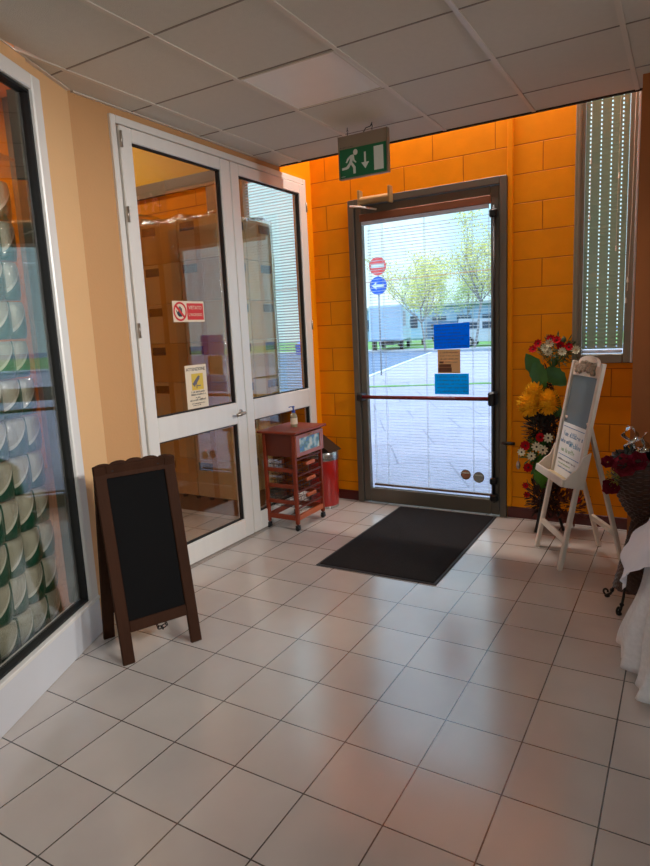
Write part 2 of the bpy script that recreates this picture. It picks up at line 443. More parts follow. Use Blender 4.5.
# pillar on the right
struct('wall_right', G().box(-.281, 1.3, 4.16, WY, 0, 4.4), M['orange_shaded'])
struct('wall_right', G().box(4.0, 4.12, -4.6, WY + .15, 0, 4.4), M['peach'])
struct('wall_back', G().box(-2.2, -1.5, -4.72, -4.6, 0, 4.4).box(3.6, 4.12, -4.72, -4.6, 0, 4.4).box(-1.5, 3.6, -4.72, -4.6, 2.6, 4.4).box(-1.5, 3.6, -4.72, -4.6, 0, .15), M['peach'])
wb = thing('added_back_window', None, None, (0, 0, 0), kind='structure')  # added window behind the viewer, letting more daylight into the room
g = G()
for x in (-1.5, .19, 1.88, 3.54): g.box(x, x + .06, -4.70, -4.62, .15, 2.6)
g.box(-1.5, 3.6, -4.70, -4.62, .15, .21).box(-1.5, 3.6, -4.70, -4.62, 2.54, 2.6); g.build('window_frame', M['alu'], wb)
G().box(-1.44, 3.54, -4.665, -4.659, .21, 2.54).build('pane', M['glass'], wb)
struct('wall_left', G().box(-2.2, -2.08, -4.6, -2.5, 0, 4.4), M['peach'])
# roof
struct('ceiling', G().box(-8, 4.2, -4.8, WY + .2, 4.4, 4.5), mat('upper ceiling paint', (226, 150, 60), .8))
# skirting
struct('baseboard_front', G().cbox(WX, -2.56, WY - .012, WY, 0, .09, .003).cbox(-1.205, -.29, WY - .012, WY, 0, .09, .003), M['skirt'])
struct('baseboard_left', G().cbox(WX, WX + .012, 4.775, WY - .012, 0, .09, .003), M['skirt'])

# suspended ceiling: tiles and grid (origin of grid)
gx, gy = -1.524, 2.830
lampcell = (-1, 0)
added_back_lamps = [(-1, -6), (1, -6), (3, -6), (1, -9), (3, -9), (-1, -9)]  # added unseen light panels, put in to brighten the room
def xleft(y):   # left limit of the ceiling at depth y
    if y >= 2.41: return WX
    return min(-2.0, -2.985 + (2.41 - y) * .4456)
g = G(); gt = G()
j = -13
cells = []
for i in range(-3, 10):
    for j in range(-13, 3):
        x0 = gx + i * .6; x1 = x0 + .6; y0 = gy + j * .6; y1 = min(y0 + .6, CY)
        if y0 >= CY or x0 > 3.9: continue
        if (i, j) == lampcell or (i, j) in added_back_lamps: continue
        a0 = max(x0, xleft(y0)); a1 = max(x0, xleft(y1))
        if a0 >= x1 and a1 >= x1: continue
        a0 = min(a0, x1); a1 = min(a1, x1)
        q = [(a0, y0), (x1, y0), (x1, y1), (a1, y1)]
        if y0 < 2.41 < y1 and x0 < WX + .01:
            q = [(a0, y0), (x1, y0), (x1, y1), (WX, y1), (WX, 2.41)]
        qq = []
        for p in q:
            if not qq or (abs(p[0] - qq[-1][0]) + abs(p[1] - qq[-1][1])) > 1e-4: qq.append(p)
        if len(qq) >= 3: g.prism(qq, .015, 'xy', CZ + .004)
struct('ceiling', g, M['ceil'])
for i in range(-2, 10):
    x = gx + i * .6
    y0 = -4.6 if x > -2.0 else 2.41 - (x + 2.94) / .4456 + .03
    gt.box(x - .012, x + .012, y0, CY, CZ - .001, CZ + .02)
struct('trim_ceiling_grid', gt, M['tbar'])
gt = G()
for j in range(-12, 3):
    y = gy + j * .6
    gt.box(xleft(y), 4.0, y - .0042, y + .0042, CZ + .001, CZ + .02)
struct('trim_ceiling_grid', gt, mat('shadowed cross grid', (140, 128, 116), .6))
gt = G().box(WX, 1.3, CY - .004, CY + .02, CZ - .004, CZ + .03)
struct('trim_ceiling_edge', gt, M['dark_gap'])
gt = G().box(WX, WX + .02, 2.42, CY, CZ - .003, CZ + .003)
struct('trim_ceiling_left', gt, M['tbar'])
gt = G(TW).box(-4, 1.30, .055, .076, CZ - .003, CZ + .003)
struct('trim_ceiling_left', gt, M['tbar'])

def ceiling_lamp(i, j, label, on):
    t = thing('ceiling_light', label, 'ceiling light', (gx + i * .6 + .3, gy + j * .6 + .3, CZ))
    a = .288; f = G()
    for s in (-1, 1):
        f.box(-a, a, s * a - (.012 if s > 0 else 0), s * a + (.012 if s < 0 else 0), -.002, .03)
        f.box(s * a - (.012 if s > 0 else 0), s * a + (.012 if s < 0 else 0), -a + .012, a - .012, -.002, .03)
    f.build('frame', M['tbar'], t)
    G().box(-a + .012, a - .012, -a + .012, a - .012, .002, .008).build('diffuser', on, t)
    return t
diff = mat('frosted lamp diffuser', (240, 234, 224), .4, var=.03, spec=.5)
ceiling_lamp(*lampcell, 'square frosted light panel set in the grey ceiling grid', diff)
lamp_on = emit('lit lamp diffuser', (255, 236, 210), 1.6)
for k, (i, j) in enumerate(added_back_lamps):
    ceiling_lamp(i, j, 'added lit square light panel in the ceiling behind the viewer, %s' % ['near left', 'near middle', 'near right', 'far middle', 'far right', 'far left'][k], lamp_on)

# added slot lamp above the ceiling edge, brightening the orange wall
t = thing('added_batten_light', 'added long batten lamp hung in the gap above the ceiling edge near the door', 'lamp', (-1.55, 4.62, 4.36))
G().cbox(-1.2, 1.2, -.04, .04, -.02, .04, .005).build('housing', M['sign_white'], t)
g = G(); g.tube([(-1.18, 0, -.04), (1.18, 0, -.04)], .013, 10); g.build('tube', emit('lit tube', (255, 240, 214), 6.0), t, smooth=True)

# ---------------------------------------------------------------- blinds
def slats(g, x0, x1, z0, z1, pitch, w, tilt, y, holes=(), hw=.006):
    n = int((z1 - z0) / pitch)
    for k in range(n):
        z = z0 + pitch * (k + .5)
        ts = [(-.5, .0), (-.17, .0022), (.17, .0022), (.5, 0)]
        row = [(w * a * math.cos(tilt), w * a * math.sin(tilt) + b) for a, b in ts]
        cuts = [x0] + sorted(sum(([h - hw, h + hw] for h in holes), [])) + [x1]
        for r in range(3):
            segs = [(x0, x1)] if (r != 1 or not holes) else [(cuts[q], cuts[q + 1]) for q in range(0, len(cuts), 2)]
            for (a, b) in segs:
                (ya, za), (yb, zb) = row[r], row[r + 1]
                g.add([(a, y + ya, z + za), (b, y + ya, z + za), (b, y + yb, z + zb), (a, y + yb, z + zb)], [(0, 1, 2, 3)])
    return g

# ---------------------------------------------------------------- entrance door
d = thing('door_1', None, None, (0, 0, 0), kind='structure')
y0, y1 = WY - .035, WY + .05
g = G()
g.cbox(-2.555, -2.50, y0, y1, 0, 2.645, .004).cbox(-1.265, -1.21, y0, y1, 0, 2.645, .004).cbox(-2.50, -1.265, y0, y1, 2.59, 2.645, .004)
g.build('door_frame', M['doorframe'], d)
g = G(); ya, yb = WY - .02, WY + .035
g.cbox(-2.495, -2.435, ya, yb, .008, 2.585, .005).cbox(-1.335, -1.27, ya, yb, .008, 2.585, .005)
g.cbox(-2.435, -1.335, ya, yb, 2.51, 2.585, .005).cbox(-2.435, -1.335, ya, yb, .008, .135, .005)
g.build('door_leaf', M['doorframe'], d)
G().box(-2.433, -1.337, WY, WY + .006, .137, 2.508).build('glass', M['glass'], d)
# blind hung on the inner face of the glass
b = G().cbox(-2.44, -1.33, WY - .05, WY - .02, 2.455, 2.515, .004).build('blind_box', M['wood_head'], d)
G().cbox(-2.425, -1.345, WY - .045, WY - .022, 2.425, 2.455, .004).build('headrail', M['slat'], b)
g = slats(G(), -2.425, -1.345, .16, 2.42, .0255, .020, -.10, WY + .055)
g.build('slats', M['slat'], b)
g = G()
for x in (-2.40, -2.28, -1.90, -1.50, -1.37):
    g.tube([(x, WY + .042, .16), (x, WY + .042, 2.44)], .0012, 5)
    g.tube([(x, WY + .068, .16), (x, WY + .068, 2.44)], .0012, 5)
g.build('cord', M['cord'], b)
G().cbox(-2.425, -1.345, WY + .04, WY + .07, .145, .162, .004).build('bottom_rail', M['wood_head'], b)
# push bar and lock rods
pb = thing('push_bar', 'dark red horizontal push bar across the middle of the glass entrance door', 'push bar', (0, 0, 0))
pb.parent = d
for k in ('label', 'category'): del pb[k]
G().tube([(-2.46, WY - .10, .975), (-1.30, WY - .10, .975)], .016, 14).build('bar', M['redbar'], pb, smooth=True)
g = G()
g.cbox(-2.50, -2.44, WY - .12, WY - .02, .94, 1.01, .01); g.build('end_housing', M['blackpl'], pb)
g = G(); g.cbox(-1.335, -1.275, WY - .125, WY - .02, .92, 1.03, .012); g.build('end_housing', M['blackpl'], pb)
g = G(); g.tube([(-1.305, WY - .045, .12), (-1.305, WY - .045, 2.44)], .011, 8); g.build('lock_rod', M['blackpl'], pb, smooth=True)
for z in (.16, .30, 2.38):
    G().cbox(-1.335, -1.275, WY - .075, WY - .02, z - .03, z + .03, .01).build('rod_guide', M['blackpl'], pb)
# closer
c = thing('door_closer', 'x', 'x', (0, 0, 0)); c.parent = d
for k in ('label', 'category'): del c[k]
g = G().tube([(-2.41, WY - .07, 2.615), (-2.14, WY - .07, 2.615)], .032, 14); g.build('cylinder', M['brasspaint'], c, angle=40)
for x in (-2.425, -2.15): G().cbox(x, x + .02, WY - .10, WY - .035, 2.57, 2.70, .003).build('bracket', M['brasspaint'], c)
g = G().tube([(-2.50, WY - .09, 2.585), (-2.40, WY - .11, 2.565), (-2.27, WY - .06, 2.535)], .008, 8)
g.build('closer_arm', M['alu'], c, smooth=True)
# signs on the door glass
def paper_sheet(name, label, x0, x1, z0, z1, y, m, skew=0.0, cat='notice'):
    t = thing(name, label, cat, ((x0 + x1) / 2, y, z0))
    w = (x1 - x0) / 2; h = z1 - z0
    g = G()
    n = 6
    vs = []; fs = []
    for i in range(n + 1):
        for jj in range(n + 1):
            u = i / n; v = jj / n
            vs.append((-w + 2 * w * u, -.001 - .003 * math.sin(u * PI) * math.sin(v * 4) - .001, v * h + skew * (u - .5)))
    for i in range(n):
        for jj in range(n):
            a = i * (n + 1) + jj; fs.append((a, a + n + 1, a + n + 2, a + 1))
    g.add(vs, fs); o = g.build('sheet', m, t, smooth=True)
    return t
def scribble(parent, x0, x1, z, h, m, y, seed, T=None, name='lettering'):
    """a line of small illegible print: little strokes"""
    r = random.Random(seed); g = G(T); x = x0
    while x < x1:
        w = h * r.uniform(.25, .6)
        if r.random() < .16: x += h * .5
        hh = h * r.choice((.6, .6, 1.0)); s = h * .13
        g.box(x, x + s, y, y + .0006, z, z + hh)
        if r.random() < .7: g.box(x, x + w, y, y + .0006, z + hh * .55, z + hh * .55 + s)
        if r.random() < .6: g.box(x + w - s, x + w, y, y + .0006, z, z + h * .6)
        if r.random() < .4: g.box(x, x + w, y, y + .0006, z, z + s)
        x += w + h * .22
    g.build(name, m, parent)
YP = WY - .004
bl = sheet_mat('blue paper', (0, 110, 235)); cy = sheet_mat('cyan paper', (10, 165, 240))
t = paper_sheet('notice_sheet', 'bright blue paper notice on the door glass, topmost of the three', -1.81, -1.51, 1.372, 1.575, YP, bl, .006)
for k in range(7): scribble(t, -.135, .13 - .03 * (k % 3), .175 - .026 * k, .012, M['ink_dark'], -.0085, 20 + k)
t = paper_sheet('notice_sheet', 'brown printed notice between the two blue sheets on the door glass', -1.78, -1.588, 1.172, 1.366, YP, sheet_mat('brown printed paper', (214, 150, 96)))
for k in range(4): scribble(t, -.075, .08, .165 - .026 * k, .011, M['ink_dark'], -.0085, 40 + k)
g = G().box(-.08, -.045, -.009, -.0085, .082, .098).box(-.085, .02, -.009, -.0085, .05, .075).box(-.09, .025, -.009, -.0085, .01, .048)
g.build('printed_picture', mat('dark brown print', (104, 60, 36), .7, var=.3, scale=40), t)
t = paper_sheet('notice_sheet', 'light cyan paper notice just above the push bar on the door', -1.81, -1.518, .998, 1.168, YP, cy)
for k in range(5): scribble(t, -.12, .13, .14 - .03 * k, .014, M['ink_dark'], -.0085, 60 + k)
def sticker(x, z, label, m1, r):
    t = thing('door_sticker', label, 'sticker', (x, YP, z - r))
    pts = [(r * math.cos(a * PI / 12), r + r * math.sin(a * PI / 12)) for a in range(24)]
    G().prism(pts, .001, 'xz', -.002).build('disc', M['sign_case'], t)
    pts = [(r * .82 * math.cos(a * PI / 12), r + r * .82 * math.sin(a * PI / 12)) for a in range(24)]
    G().prism(pts, .001, 'xz', -.003).build('print', m1, t)
    G().box(-r * .7, r * .7, -.0045, -.004, r * 1.25, r * 1.45).build('white_band', M['sign_white'], t)
sticker(-1.551, .325, 'small round reddish sticker low on the entrance door glass', mat('reddish print', (176, 116, 88), .6, var=.4, scale=80), .043)
sticker(-1.442, .31, 'small round grey sticker low on the entrance door glass', mat('grey print', (156, 156, 148), .6, var=.4, scale=80), .046)
# door stop / pull on the wall
t = thing('door_stop', 'black rod sticking out of the orange wall right of the door', 'door stop', (-1.24, WY, .617))
g = G().tube([(0, 0, 0), (0, -.03, 0), (.02, -.05, 0), (.10, -.05, 0)], .013, 10); g.build('rod', M['blackpl'], t, smooth=True)
G().cbox(-.022, .022, -.006, 0, -.03, .03, .004).build('plate', M['blackpl'], t)

# ---------------------------------------------------------------- narrow window on the right of the door wall
w = thing('window_1', None, None, (0, 0, 0), kind='structure')
g = G(); a, bq = WY - .03, WY + .06
g.cbox(-.736, -.672, a, bq, 1.24, 4.3, .006).cbox(-.395, -.297, a, bq, 1.24, 4.3, .006).cbox(-.672, -.395, a, bq, 1.24, 1.305, .006)
g.cbox(-.715, -.695, a - .008, a, 1.26, 4.3, .003)
g.build('window_frame', M['winframe'], w)
G().box(-.672, -.395, WY + .02, WY + .026, 1.305, 4.3).build('pane', M['glass'], w)
hx = (-.640, -.572, -.506, -.438)
b = G().cbox(-.668, -.40, WY - .028, WY - .006, 1.312, 1.336, .004).build('bottom_rail', M['slat'], w)
slats(G(), -.670, -.398, 1.345, 4.2, .027, .036, -1.15, WY - .014, hx, .0042).build('slats', M['slat_teal'], w)
g = G()
g.tube([(-.632, WY - .035, 4.0), (-.632, WY - .035, 2.25)], .0014, 5); g.tube([(-.452, WY - .035, 4.0), (-.458, WY - .035, 2.02)], .0014, 5)
g.tube([(-.36, WY - .04, 4.0), (-.365, WY - .04, 2.3), (-.378, WY - .04, 1.74)], .0022, 5)
for (x, z) in ((-.632, 2.62), (-.632, 2.25), (-.452, 2.5), (-.458, 2.02), (-.378, 1.8), (-.385, 1.66)):
    yy = WY - .035 if x < -.4 else WY - .04
    g.lathe([(.003, .035), (.006, .02), (.007, 0), (.003, -.004)], (x, yy, z), 8)
g.build('pull_cord', M['cord'], w)
G().cbox(-.346, -.332, WY - .035, WY, 1.24, 4.3, .003).build('edge_strip', M['slat'], w)

# ---------------------------------------------------------------- glass partition with double doors (left wall)
d = thing('door_2', None, None, (WX, 0, 0), kind='structure')
g = G(); xa, xb = -.05, .02
g.cbox(xa, xb, 2.66, 2.70, 0, 2.855, .004).cbox(xa, xb, 4.73, 4.77, 0, 2.855, .004).cbox(xa, xb, 2.70, 4.73, 2.81, 2.855, .004)
g.build('door_frame', M['alu'], d)
def leaf(name, ya, yb, ga, gb):
    L = G(); xa, xb = -.03, .035
    L.cbox(xa, xb, ya, ga, .012, 2.80, .005).cbox(xa, xb, gb, yb, .012, 2.80, .005)
    L.cbox(xa, xb, ga, gb, 2.72, 2.80, .005).cbox(xa, xb, ga, gb, .012, .16, .005).cbox(xa, xb, ga, gb, .905, 1.065, .005)
    o = L.build(name, M['alu'], d)
    k = G()
    for z0, z1 in ((.16, .905), (1.065, 2.72)):
        k.box(-.006, .022, ga, ga + .008, z0, z1).box(-.006, .022, gb - .012, gb, z0, z1).box(-.006, .022, ga, gb, z0, z0 + .008).box(-.006, .022, ga, gb, z1 - .008, z1)
    k.build('gasket', M['gasket'], o)
    G().box(.002, .008, ga + .005, gb - .005, .165, .90).build('lower_pane', M['glass_int'], o)
    G().box(.002, .008, ga + .005, gb - .005, 1.07, 2.715).build('upper_pane', M['glass_int'], o)
    return o
l1 = leaf('door_leaf', 2.706, 3.712, 2.797, 3.605)
l2 = leaf('door_leaf', 3.720, 4.727, 3.812, 4.64)
g = G()
for z in (.75, 1.62, 2.30, 2.72):
    g = G(); g.tube([(.042, 2.708, z - .045), (.042, 2.708, z + .045)], .008, 8); g.build('hinge', M['steel'], l1, smooth=True)
for z in (.45, 1.62, 2.62):
    g = G(); g.tube([(.042, 4.733, z - .04), (.042, 4.733, z + .04)], .007, 8); g.build('hinge', M['steel'], l2, smooth=True)
h = G().tube([(.035, 3.640, .985), (.085, 3.640, .985), (.092, 3.63, .985), (.092, 3.53, .985)], .010, 10).build('door_handle', M['steel'], l1, smooth=True)
G().lathe([(.026, 0), (.026, .006), (.018, .01)], (0, 0, 0), 16).build('rosette', M['steel'], h)
r_ = h.children[0]; r_.location = (.035, 3.640, .985); r_.rotation_euler = (0, PI / 2, 0)
# no entry sticker on the door pane.  local frame: u along +y, v up, facing +x
def wallT(x, y, z): return TR(x, y, z) @ RZ(PI / 2) @ RX(PI / 2)
XP = WX + .009
t = thing('prohibition_sign', 'red and cream no-entry sign with a black hand, stuck on the left glass door', 'sign', (XP, 3.04, 1.668))
W_ = .305; H_ = .138
TT = RZ(PI / 2) @ RX(PI / 2)
G(TT).box(0, W_, 0, H_, 0, .001).build('plate', M['paper_cream'], t)
G(TT).box(W_ * .44, W_ * .97, H_ * .10, H_ * .90, .001, .0018).build('red_field', M['red_sign'], t)
cx, cyy = W_ * .22, H_ * .5
g = G(TT)
pts = []; R1, R0 = .063, .050
for a in range(32): pts.append((cx + R1 * math.cos(a * PI / 16), cyy + R1 * math.sin(a * PI / 16)))
inn = [(cx + R0 * math.cos(a * PI / 16), cyy + R0 * math.sin(a * PI / 16)) for a in range(32)]
vs = [(p[0], p[1], .0022) for p in pts] + [(p[0], p[1], .0022) for p in inn]
g.add(vs, [(a, (a + 1) % 32, 32 + (a + 1) % 32, 32 + a) for a in range(32)])
dd = .0085; q = .7071 * .054
g.add([(cx - q - dd * .7, cyy + q - dd * .7, .0026), (cx - q + dd * .7, cyy + q + dd * .7, .0026), (cx + q + dd * .7, cyy - q + dd * .7, .0026), (cx + q - dd * .7, cyy - q - dd * .7, .0026)], [(0, 1, 2, 3)])
g.build('red_ring', M['red_sign'], t)
g = G(TT)
g.prism([(cx - .014, cyy - .034), (cx + .014, cyy - .034), (cx + .02, cyy + .004), (cx - .016, cyy + .004), (cx - .026, cyy - .004), (cx - .034, cyy + .010), (cx - .038, cyy + .008), (cx - .028, cyy - .018)], .0006, 'xy', .0014)
for k, (fx, fh) in enumerate(((-.0135, .026), (-.0045, .034), (.0055, .032), (.0150, .022))):
    g.prism([(cx + fx - .0038, cyy), (cx + fx + .0038, cyy), (cx + fx + .0045, cyy + fh), (cx + fx - .0025, cyy + fh)], .0006, 'xy', .0014)
g.build('hand', M['ink_dark'], t)
text('lettering', 'VIETATO', .034, M['paper_cream'], t, TT @ TR(W_ * .705, H_ * .68, .0022), sx=.95)
text('lettering', "L'INGRESSO", .027, M['paper_cream'], t, TT @ TR(W_ * .705, H_ * .34, .0022), sx=.95)
# camera surveillance poster
t = thing('surveillance_poster', 'tall cream poster with a camera on yellow, taped to the left glass door', 'poster', (XP, 3.105, 1.078))
W_ = .213; H_ = .298
G(TT).box(0, W_, 0, H_, 0, .001).build('sheet', M['paper_cream'], t)
G(TT).box(W_ * .27, W_ * .82, H_ * .42, H_ * .80, .001, .0014).build('yellow_field', mat('yellow print', (214, 180, 70), .7, var=.06), t)
text('lettering', 'ATTENZIONE', .031, M['ink_dark'], t, TT @ TR(W_ * .5, H_ * .90, .0016), sx=1.0)
g = G(TT @ TR(W_ * .50, H_ * .64, .0016) @ RZ(.75)); g.box(-.040, .030, -.013, .013, 0, .001).box(.030, .042, -.008, .008, 0, .001).box(-.046, -.040, -.016, .016, 0, .001)
g.T = TT @ TR(W_ * .5, H_ * .64, .0016); g.box(-.004, .002, -.055, -.012, 0, .0008).box(-.004, .04, -.040, -.034, 0, .0008)
g.build('camera_print', mat('grey print', (98, 96, 108), .6), t)
for k, (z, hh, x0, x1) in enumerate(((.36, .013, .22, .82), (.30, .013, .2, .85), (.235, .010, .4, .62), (.17, .016, .13, .88), (.10, .008, .2, .8), (.06, .008, .25, .6))):
    scribble(t, W_ * x0, W_ * x1, H_ * z, hh, M['ink_dark'], 0, 80 + k, TT @ TR(0, 0, .0022) @ RX(-PI / 2) @ RX(PI / 2) @ Matrix(((1, 0, 0, 0), (0, 0, 1, 0), (0, 1, 0, 0), (0, 0, 0, 1))))

# ---------------------------------------------------------------- big shop window on the left (slanted)
w = thing('window_2', None, None, tuple(P0), ang, kind='structure')
zb, zt = .215, 2.73; s0 = -2.4; s1 = sE
g = G()
g.cbox(s1 - .075, s1, 0, .075, .20, 2.80, .006).cbox(s0, s1 - .075, 0, .075, zt, 2.80, .006).cbox(s0, s0 + .07, 0, .075, .20, zt, .006)
g.build('window_frame', M['alu'], w)
G().cbox(s0, s1, -.002, .12, 0, .20, .004).build('base_panel', M['alu_white'], w)
G().cbox(s0, s1, -.006, .10, .195, .215, .003).build('sill', M['alu'], w)
g = G(); g.box(s1 - .087, s1 - .075, .02, .07, zb, zt).box(s0 + .07, s0 + .08, .02, .07, zb, zt).box(s0 + .08, s1 - .087, .02, .07, zb, zb + .012).box(s0 + .08, s1 - .087, .02, .07, zt - .012, zt)
g.build('gasket', M['gasket'], w)
G().box(s1 - .10, s1 - .02, .072, .115, zb, zt).build('inner_jamb', M['inner_jamb'], w)
G().box(s0 + .075, s1 - .08, .04, .046, zb + .005, zt - .005).build('pane', M['glass_int'], w)
# ---------------------------------------------------------------- warehouse window with blinds behind partition
w = thing('window_3', None, None, (0, 0, 0), kind='structure')
g = G(); g.box(-4.10, -3.95, WY - .03, WY + .06, .92, 3.0).box(-3.74, -3.66, WY - .03, WY + .06, .92, 3.0).box(-3.04, -3.0, WY - .03, WY + .06, .92, 3.0)
g.box(-3.95, -3.04, WY - .03, WY + .06, .92, 1.0)
g.build('window_frame', M['winframe'], w)
G().box(-3.95, -3.04, WY + .03, WY + .036, 1.0, 3.0).build('pane', M['glass'], w)
g = slats(G(), -3.94, -3.75, 1.02, 2.98, .026, .025, .45, WY + .012); slats(g, -3.65, -3.05, 1.02, 2.98, .026, .025, .45, WY + .012)
g.build('slats', M['slat'], w)

# ================================================================= THINGS INDOORS
# ---- doormat
t = thing('doormat', 'charcoal rectangular doormat on the tiles in front of the entrance door', 'doormat', (-1.695, 4.09, 0), .012)
G().cbox(-.425, .425, -.735, .735, 0, .007, .003).build('rubber_edge', M['rubber'], t)
G().cbox(-.405, .405, -.715, .715, .004, .013, .003).build('pile', M['mat'], t)

# ---- exit sign
t = thing('exit_sign', 'green exit sign with running figure hanging from the ceiling before the door', 'exit sign', (-2.10, 3.90, 2.575))
W_ = .355; H_ = .275
G().cbox(0, W_, 0, .03, 0, H_, .003).build('sign_case', M['sign_case'], t)
G().box(W_ , W_ + .006, -.004, .034, 0, H_).build('side_rail', M['winframe'], t)
G().box(-.004, 0, -.004, .034, 0, H_).build('side_rail', M['winframe'], t)
G().box(.006, W_ - .004, -.003, 0, .006, .190).build('green_panel', M['green_sign'], t)
g = G(); o = -.0045; sc = 1.0
def P(*pts): g.prism([(x * .001, z * .001) for x, z in pts], .0012, 'xz', o)
hp = [(.126 + .0165 * math.cos(a * PI / 9), .160 + .0185 * math.sin(a * PI / 9)) for a in range(18)]
g.prism(hp, .0012, 'xz', o)
P((88, 146), (112, 148), (116, 134), (104, 112), (98, 96), (74, 92), (84, 118))      # torso
P((88, 146), (94, 136), (72, 116), (60, 100), (51, 104), (62, 126))                   # rear arm
P((106, 132), (116, 128), (118, 112), (132, 98), (126, 92), (108, 106))               # front arm
P((76, 98), (92, 92), (74, 66), (58, 60), (22, 58), (20, 72), (54, 76))               # rear leg
P((84, 96), (102, 98), (124, 68), (124, 26), (106, 26), (106, 62))                    # front leg
g.build('running_figure', M['sign_white'], t)
g = G(); P((190, 150), (203, 150), (203, 84), (190, 84)); P((168, 86), (226, 86), (197, 46)); g.build('arrow', M['sign_white'], t)
g = G(); P((262, 172), (330, 172), (330, 24), (262, 24)); g.build('door_symbol', M['sign_white'], t)
g = G(); r = random.Random(3); scribble(t, .008, .11, .198, .006, M['ink_dark'], o, 5); scribble(t, .014, .04, .014, .006, M['sign_white'], o, 6)
for x in (.062, .245):
    g = G(); g.tube([(x, .015, H_), (x, .015, H_ + .02), (x + .006, .015, H_ + .03), (x, .015, H_ + .038), (x - .006, .015, H_ + .03)], .0022, 6)
    g.tube([(x, .015, CZ - 2.575 + .005), (x, .015, CZ - 2.575 - .012), (x + .005, .015, H_ + .034)], .0025, 6)
    g.build('hanging_hook', M['iron'], t, smooth=True)
g = G(); g.tube([(.18, .015, H_), (.20, .012, H_ + .025), (.235, .012, H_ + .03), (.248, .014, H_ + .05)], .003, 6); g.build('cable', M['iron'], t, smooth=True)

# ---- A-frame chalkboard
t = thing('a_frame_board', 'dark brown wooden A-frame chalkboard with scalloped top standing on the tiles', 'chalkboard', (-2.30, 1.851, 0), math.atan2(.9082, .4186))
AW = .41; AH = .968; back = .18
tl = math.atan2(back, AH); LL = math.hypot(back, AH)
def easel_front(T, front=True):
    bd = M['wood_dark']
    g = G(T); g.cbox(0, .058, 0, .022, 0, LL, .004); g.build('stile', bd, t)
    g = G(T); g.cbox(AW - .058, AW, 0, .022, 0, LL, .004); g.build('stile', bd, t)
    G(T).cbox(.058, AW - .058, .001, .021, .150, .205, .003).build('bottom_rail', bd, t)
    z0 = LL - .062; pts = [(.0, z0)]
    pts = [(.058, LL - .066), (AW - .058, LL - .066)]
    if front:
        top = []
        nb = 5; span = AW
        prof = []
        for k in range(nb):
            for q in range(9):
                a = PI * q / 8
                x = span * (k + .5 - .5 * math.cos(a)) / nb
                prof.append((x, LL - .012 + .017 * math.sin(a) + .012 * math.sin(PI * x / span)))
        gg = G(T); gg.prism([(0, LL - .066), (AW, LL - .066)] + prof[::-1], .020, 'xz', -.001); gg.build('scalloped_top', bd, t)
    else:
        G(T).cbox(.058, AW - .058, .001, .021, LL - .066, LL, .003).build('top_rail', bd, t)
    G(T).box(.058, AW - .058, .010, .014, .205, LL - .066).build('chalk_panel', M['chalk'], t)
T1 = RX(-tl)
easel_front(T1, True)
T2 = TR(AW, 2 * back + .004, 0) @ RZ(PI) @ RX(-tl)
easel_front(T2, False)
for x in (.09, .32): G().tube([(x, back - .012, AH - .03), (x, back + .012, AH - .03)], .006, 8).build('hinge', M['iron'], t)
g = G()
for k in range(9):
    u = k / 8; c = Vector((.24, .035 + .29 * u, .135 - .07 * math.sin(PI * u)))
    ring = [(c.x + .012 * math.cos(a * PI / 4), c.y, c.z + .009 * math.sin(a * PI / 4)) if k % 2 else (c.x, c.y + .018 * math.cos(a * PI / 4), c.z + .008 * math.sin(a * PI / 4)) for a in range(8)]
    g.tube(ring, .003, 5, closed=True)
g.build('chain', M['iron'], t, smooth=True)

# ---- cart on castors
t = thing('kitchen_trolley', 'reddish wooden trolley on castors with wire baskets beside the glass door', 'trolley', (-2.60, 3.90, 0))
D = .305; L_ = .42; TH = .785
# local: x 0 = front (towards the room) to -D ; y 0..L_
g = G().cbox(-D - .03, .035, -.03, L_ + .03, TH, TH + .02, .005); g.build('top', M['cherry'], t)
for (x, y) in ((-.028, 0), (-D, 0), (-.028, L_ - .028), (-D, L_ - .028)):
    G().cbox(x, x + .028, y, y + .028, .055, TH, .003).build('leg', M['cherry'], t)
for (ya, yb) in ((.006, .020), (L_ - .020, L_ - .006)):
    G().box(-D + .028, -.028, ya, yb, .60, TH).build('side_panel', M['cherry_d'], t)
    for z in (.475, .345, .215, .085):
        G().cbox(-D + .028, -.028, ya - .002, yb + .002, z, z + (.03 if z > .1 else .04), .002).build('side_rail', M['cherry'], t)
G().box(-D + .004, -D + .016, .028, L_ - .028, .60, TH).build('back_panel', M['cherry_d'], t)
G().cbox(-.026, .0, .028, L_ - .028, .085, .125, .002).build('front_rail', M['orange_wood'], t)
G().cbox(-D, -D + .026, .028, L_ - .028, .085, .125, .002).build('back_rail', M['cherry'], t)
for z in (.565, .435, .305, .175):
    G().cbox(-.020, -.004, .028, L_ - .028, z, z + .014, .002).build('drawer_runner', M['cherry_d'], t)
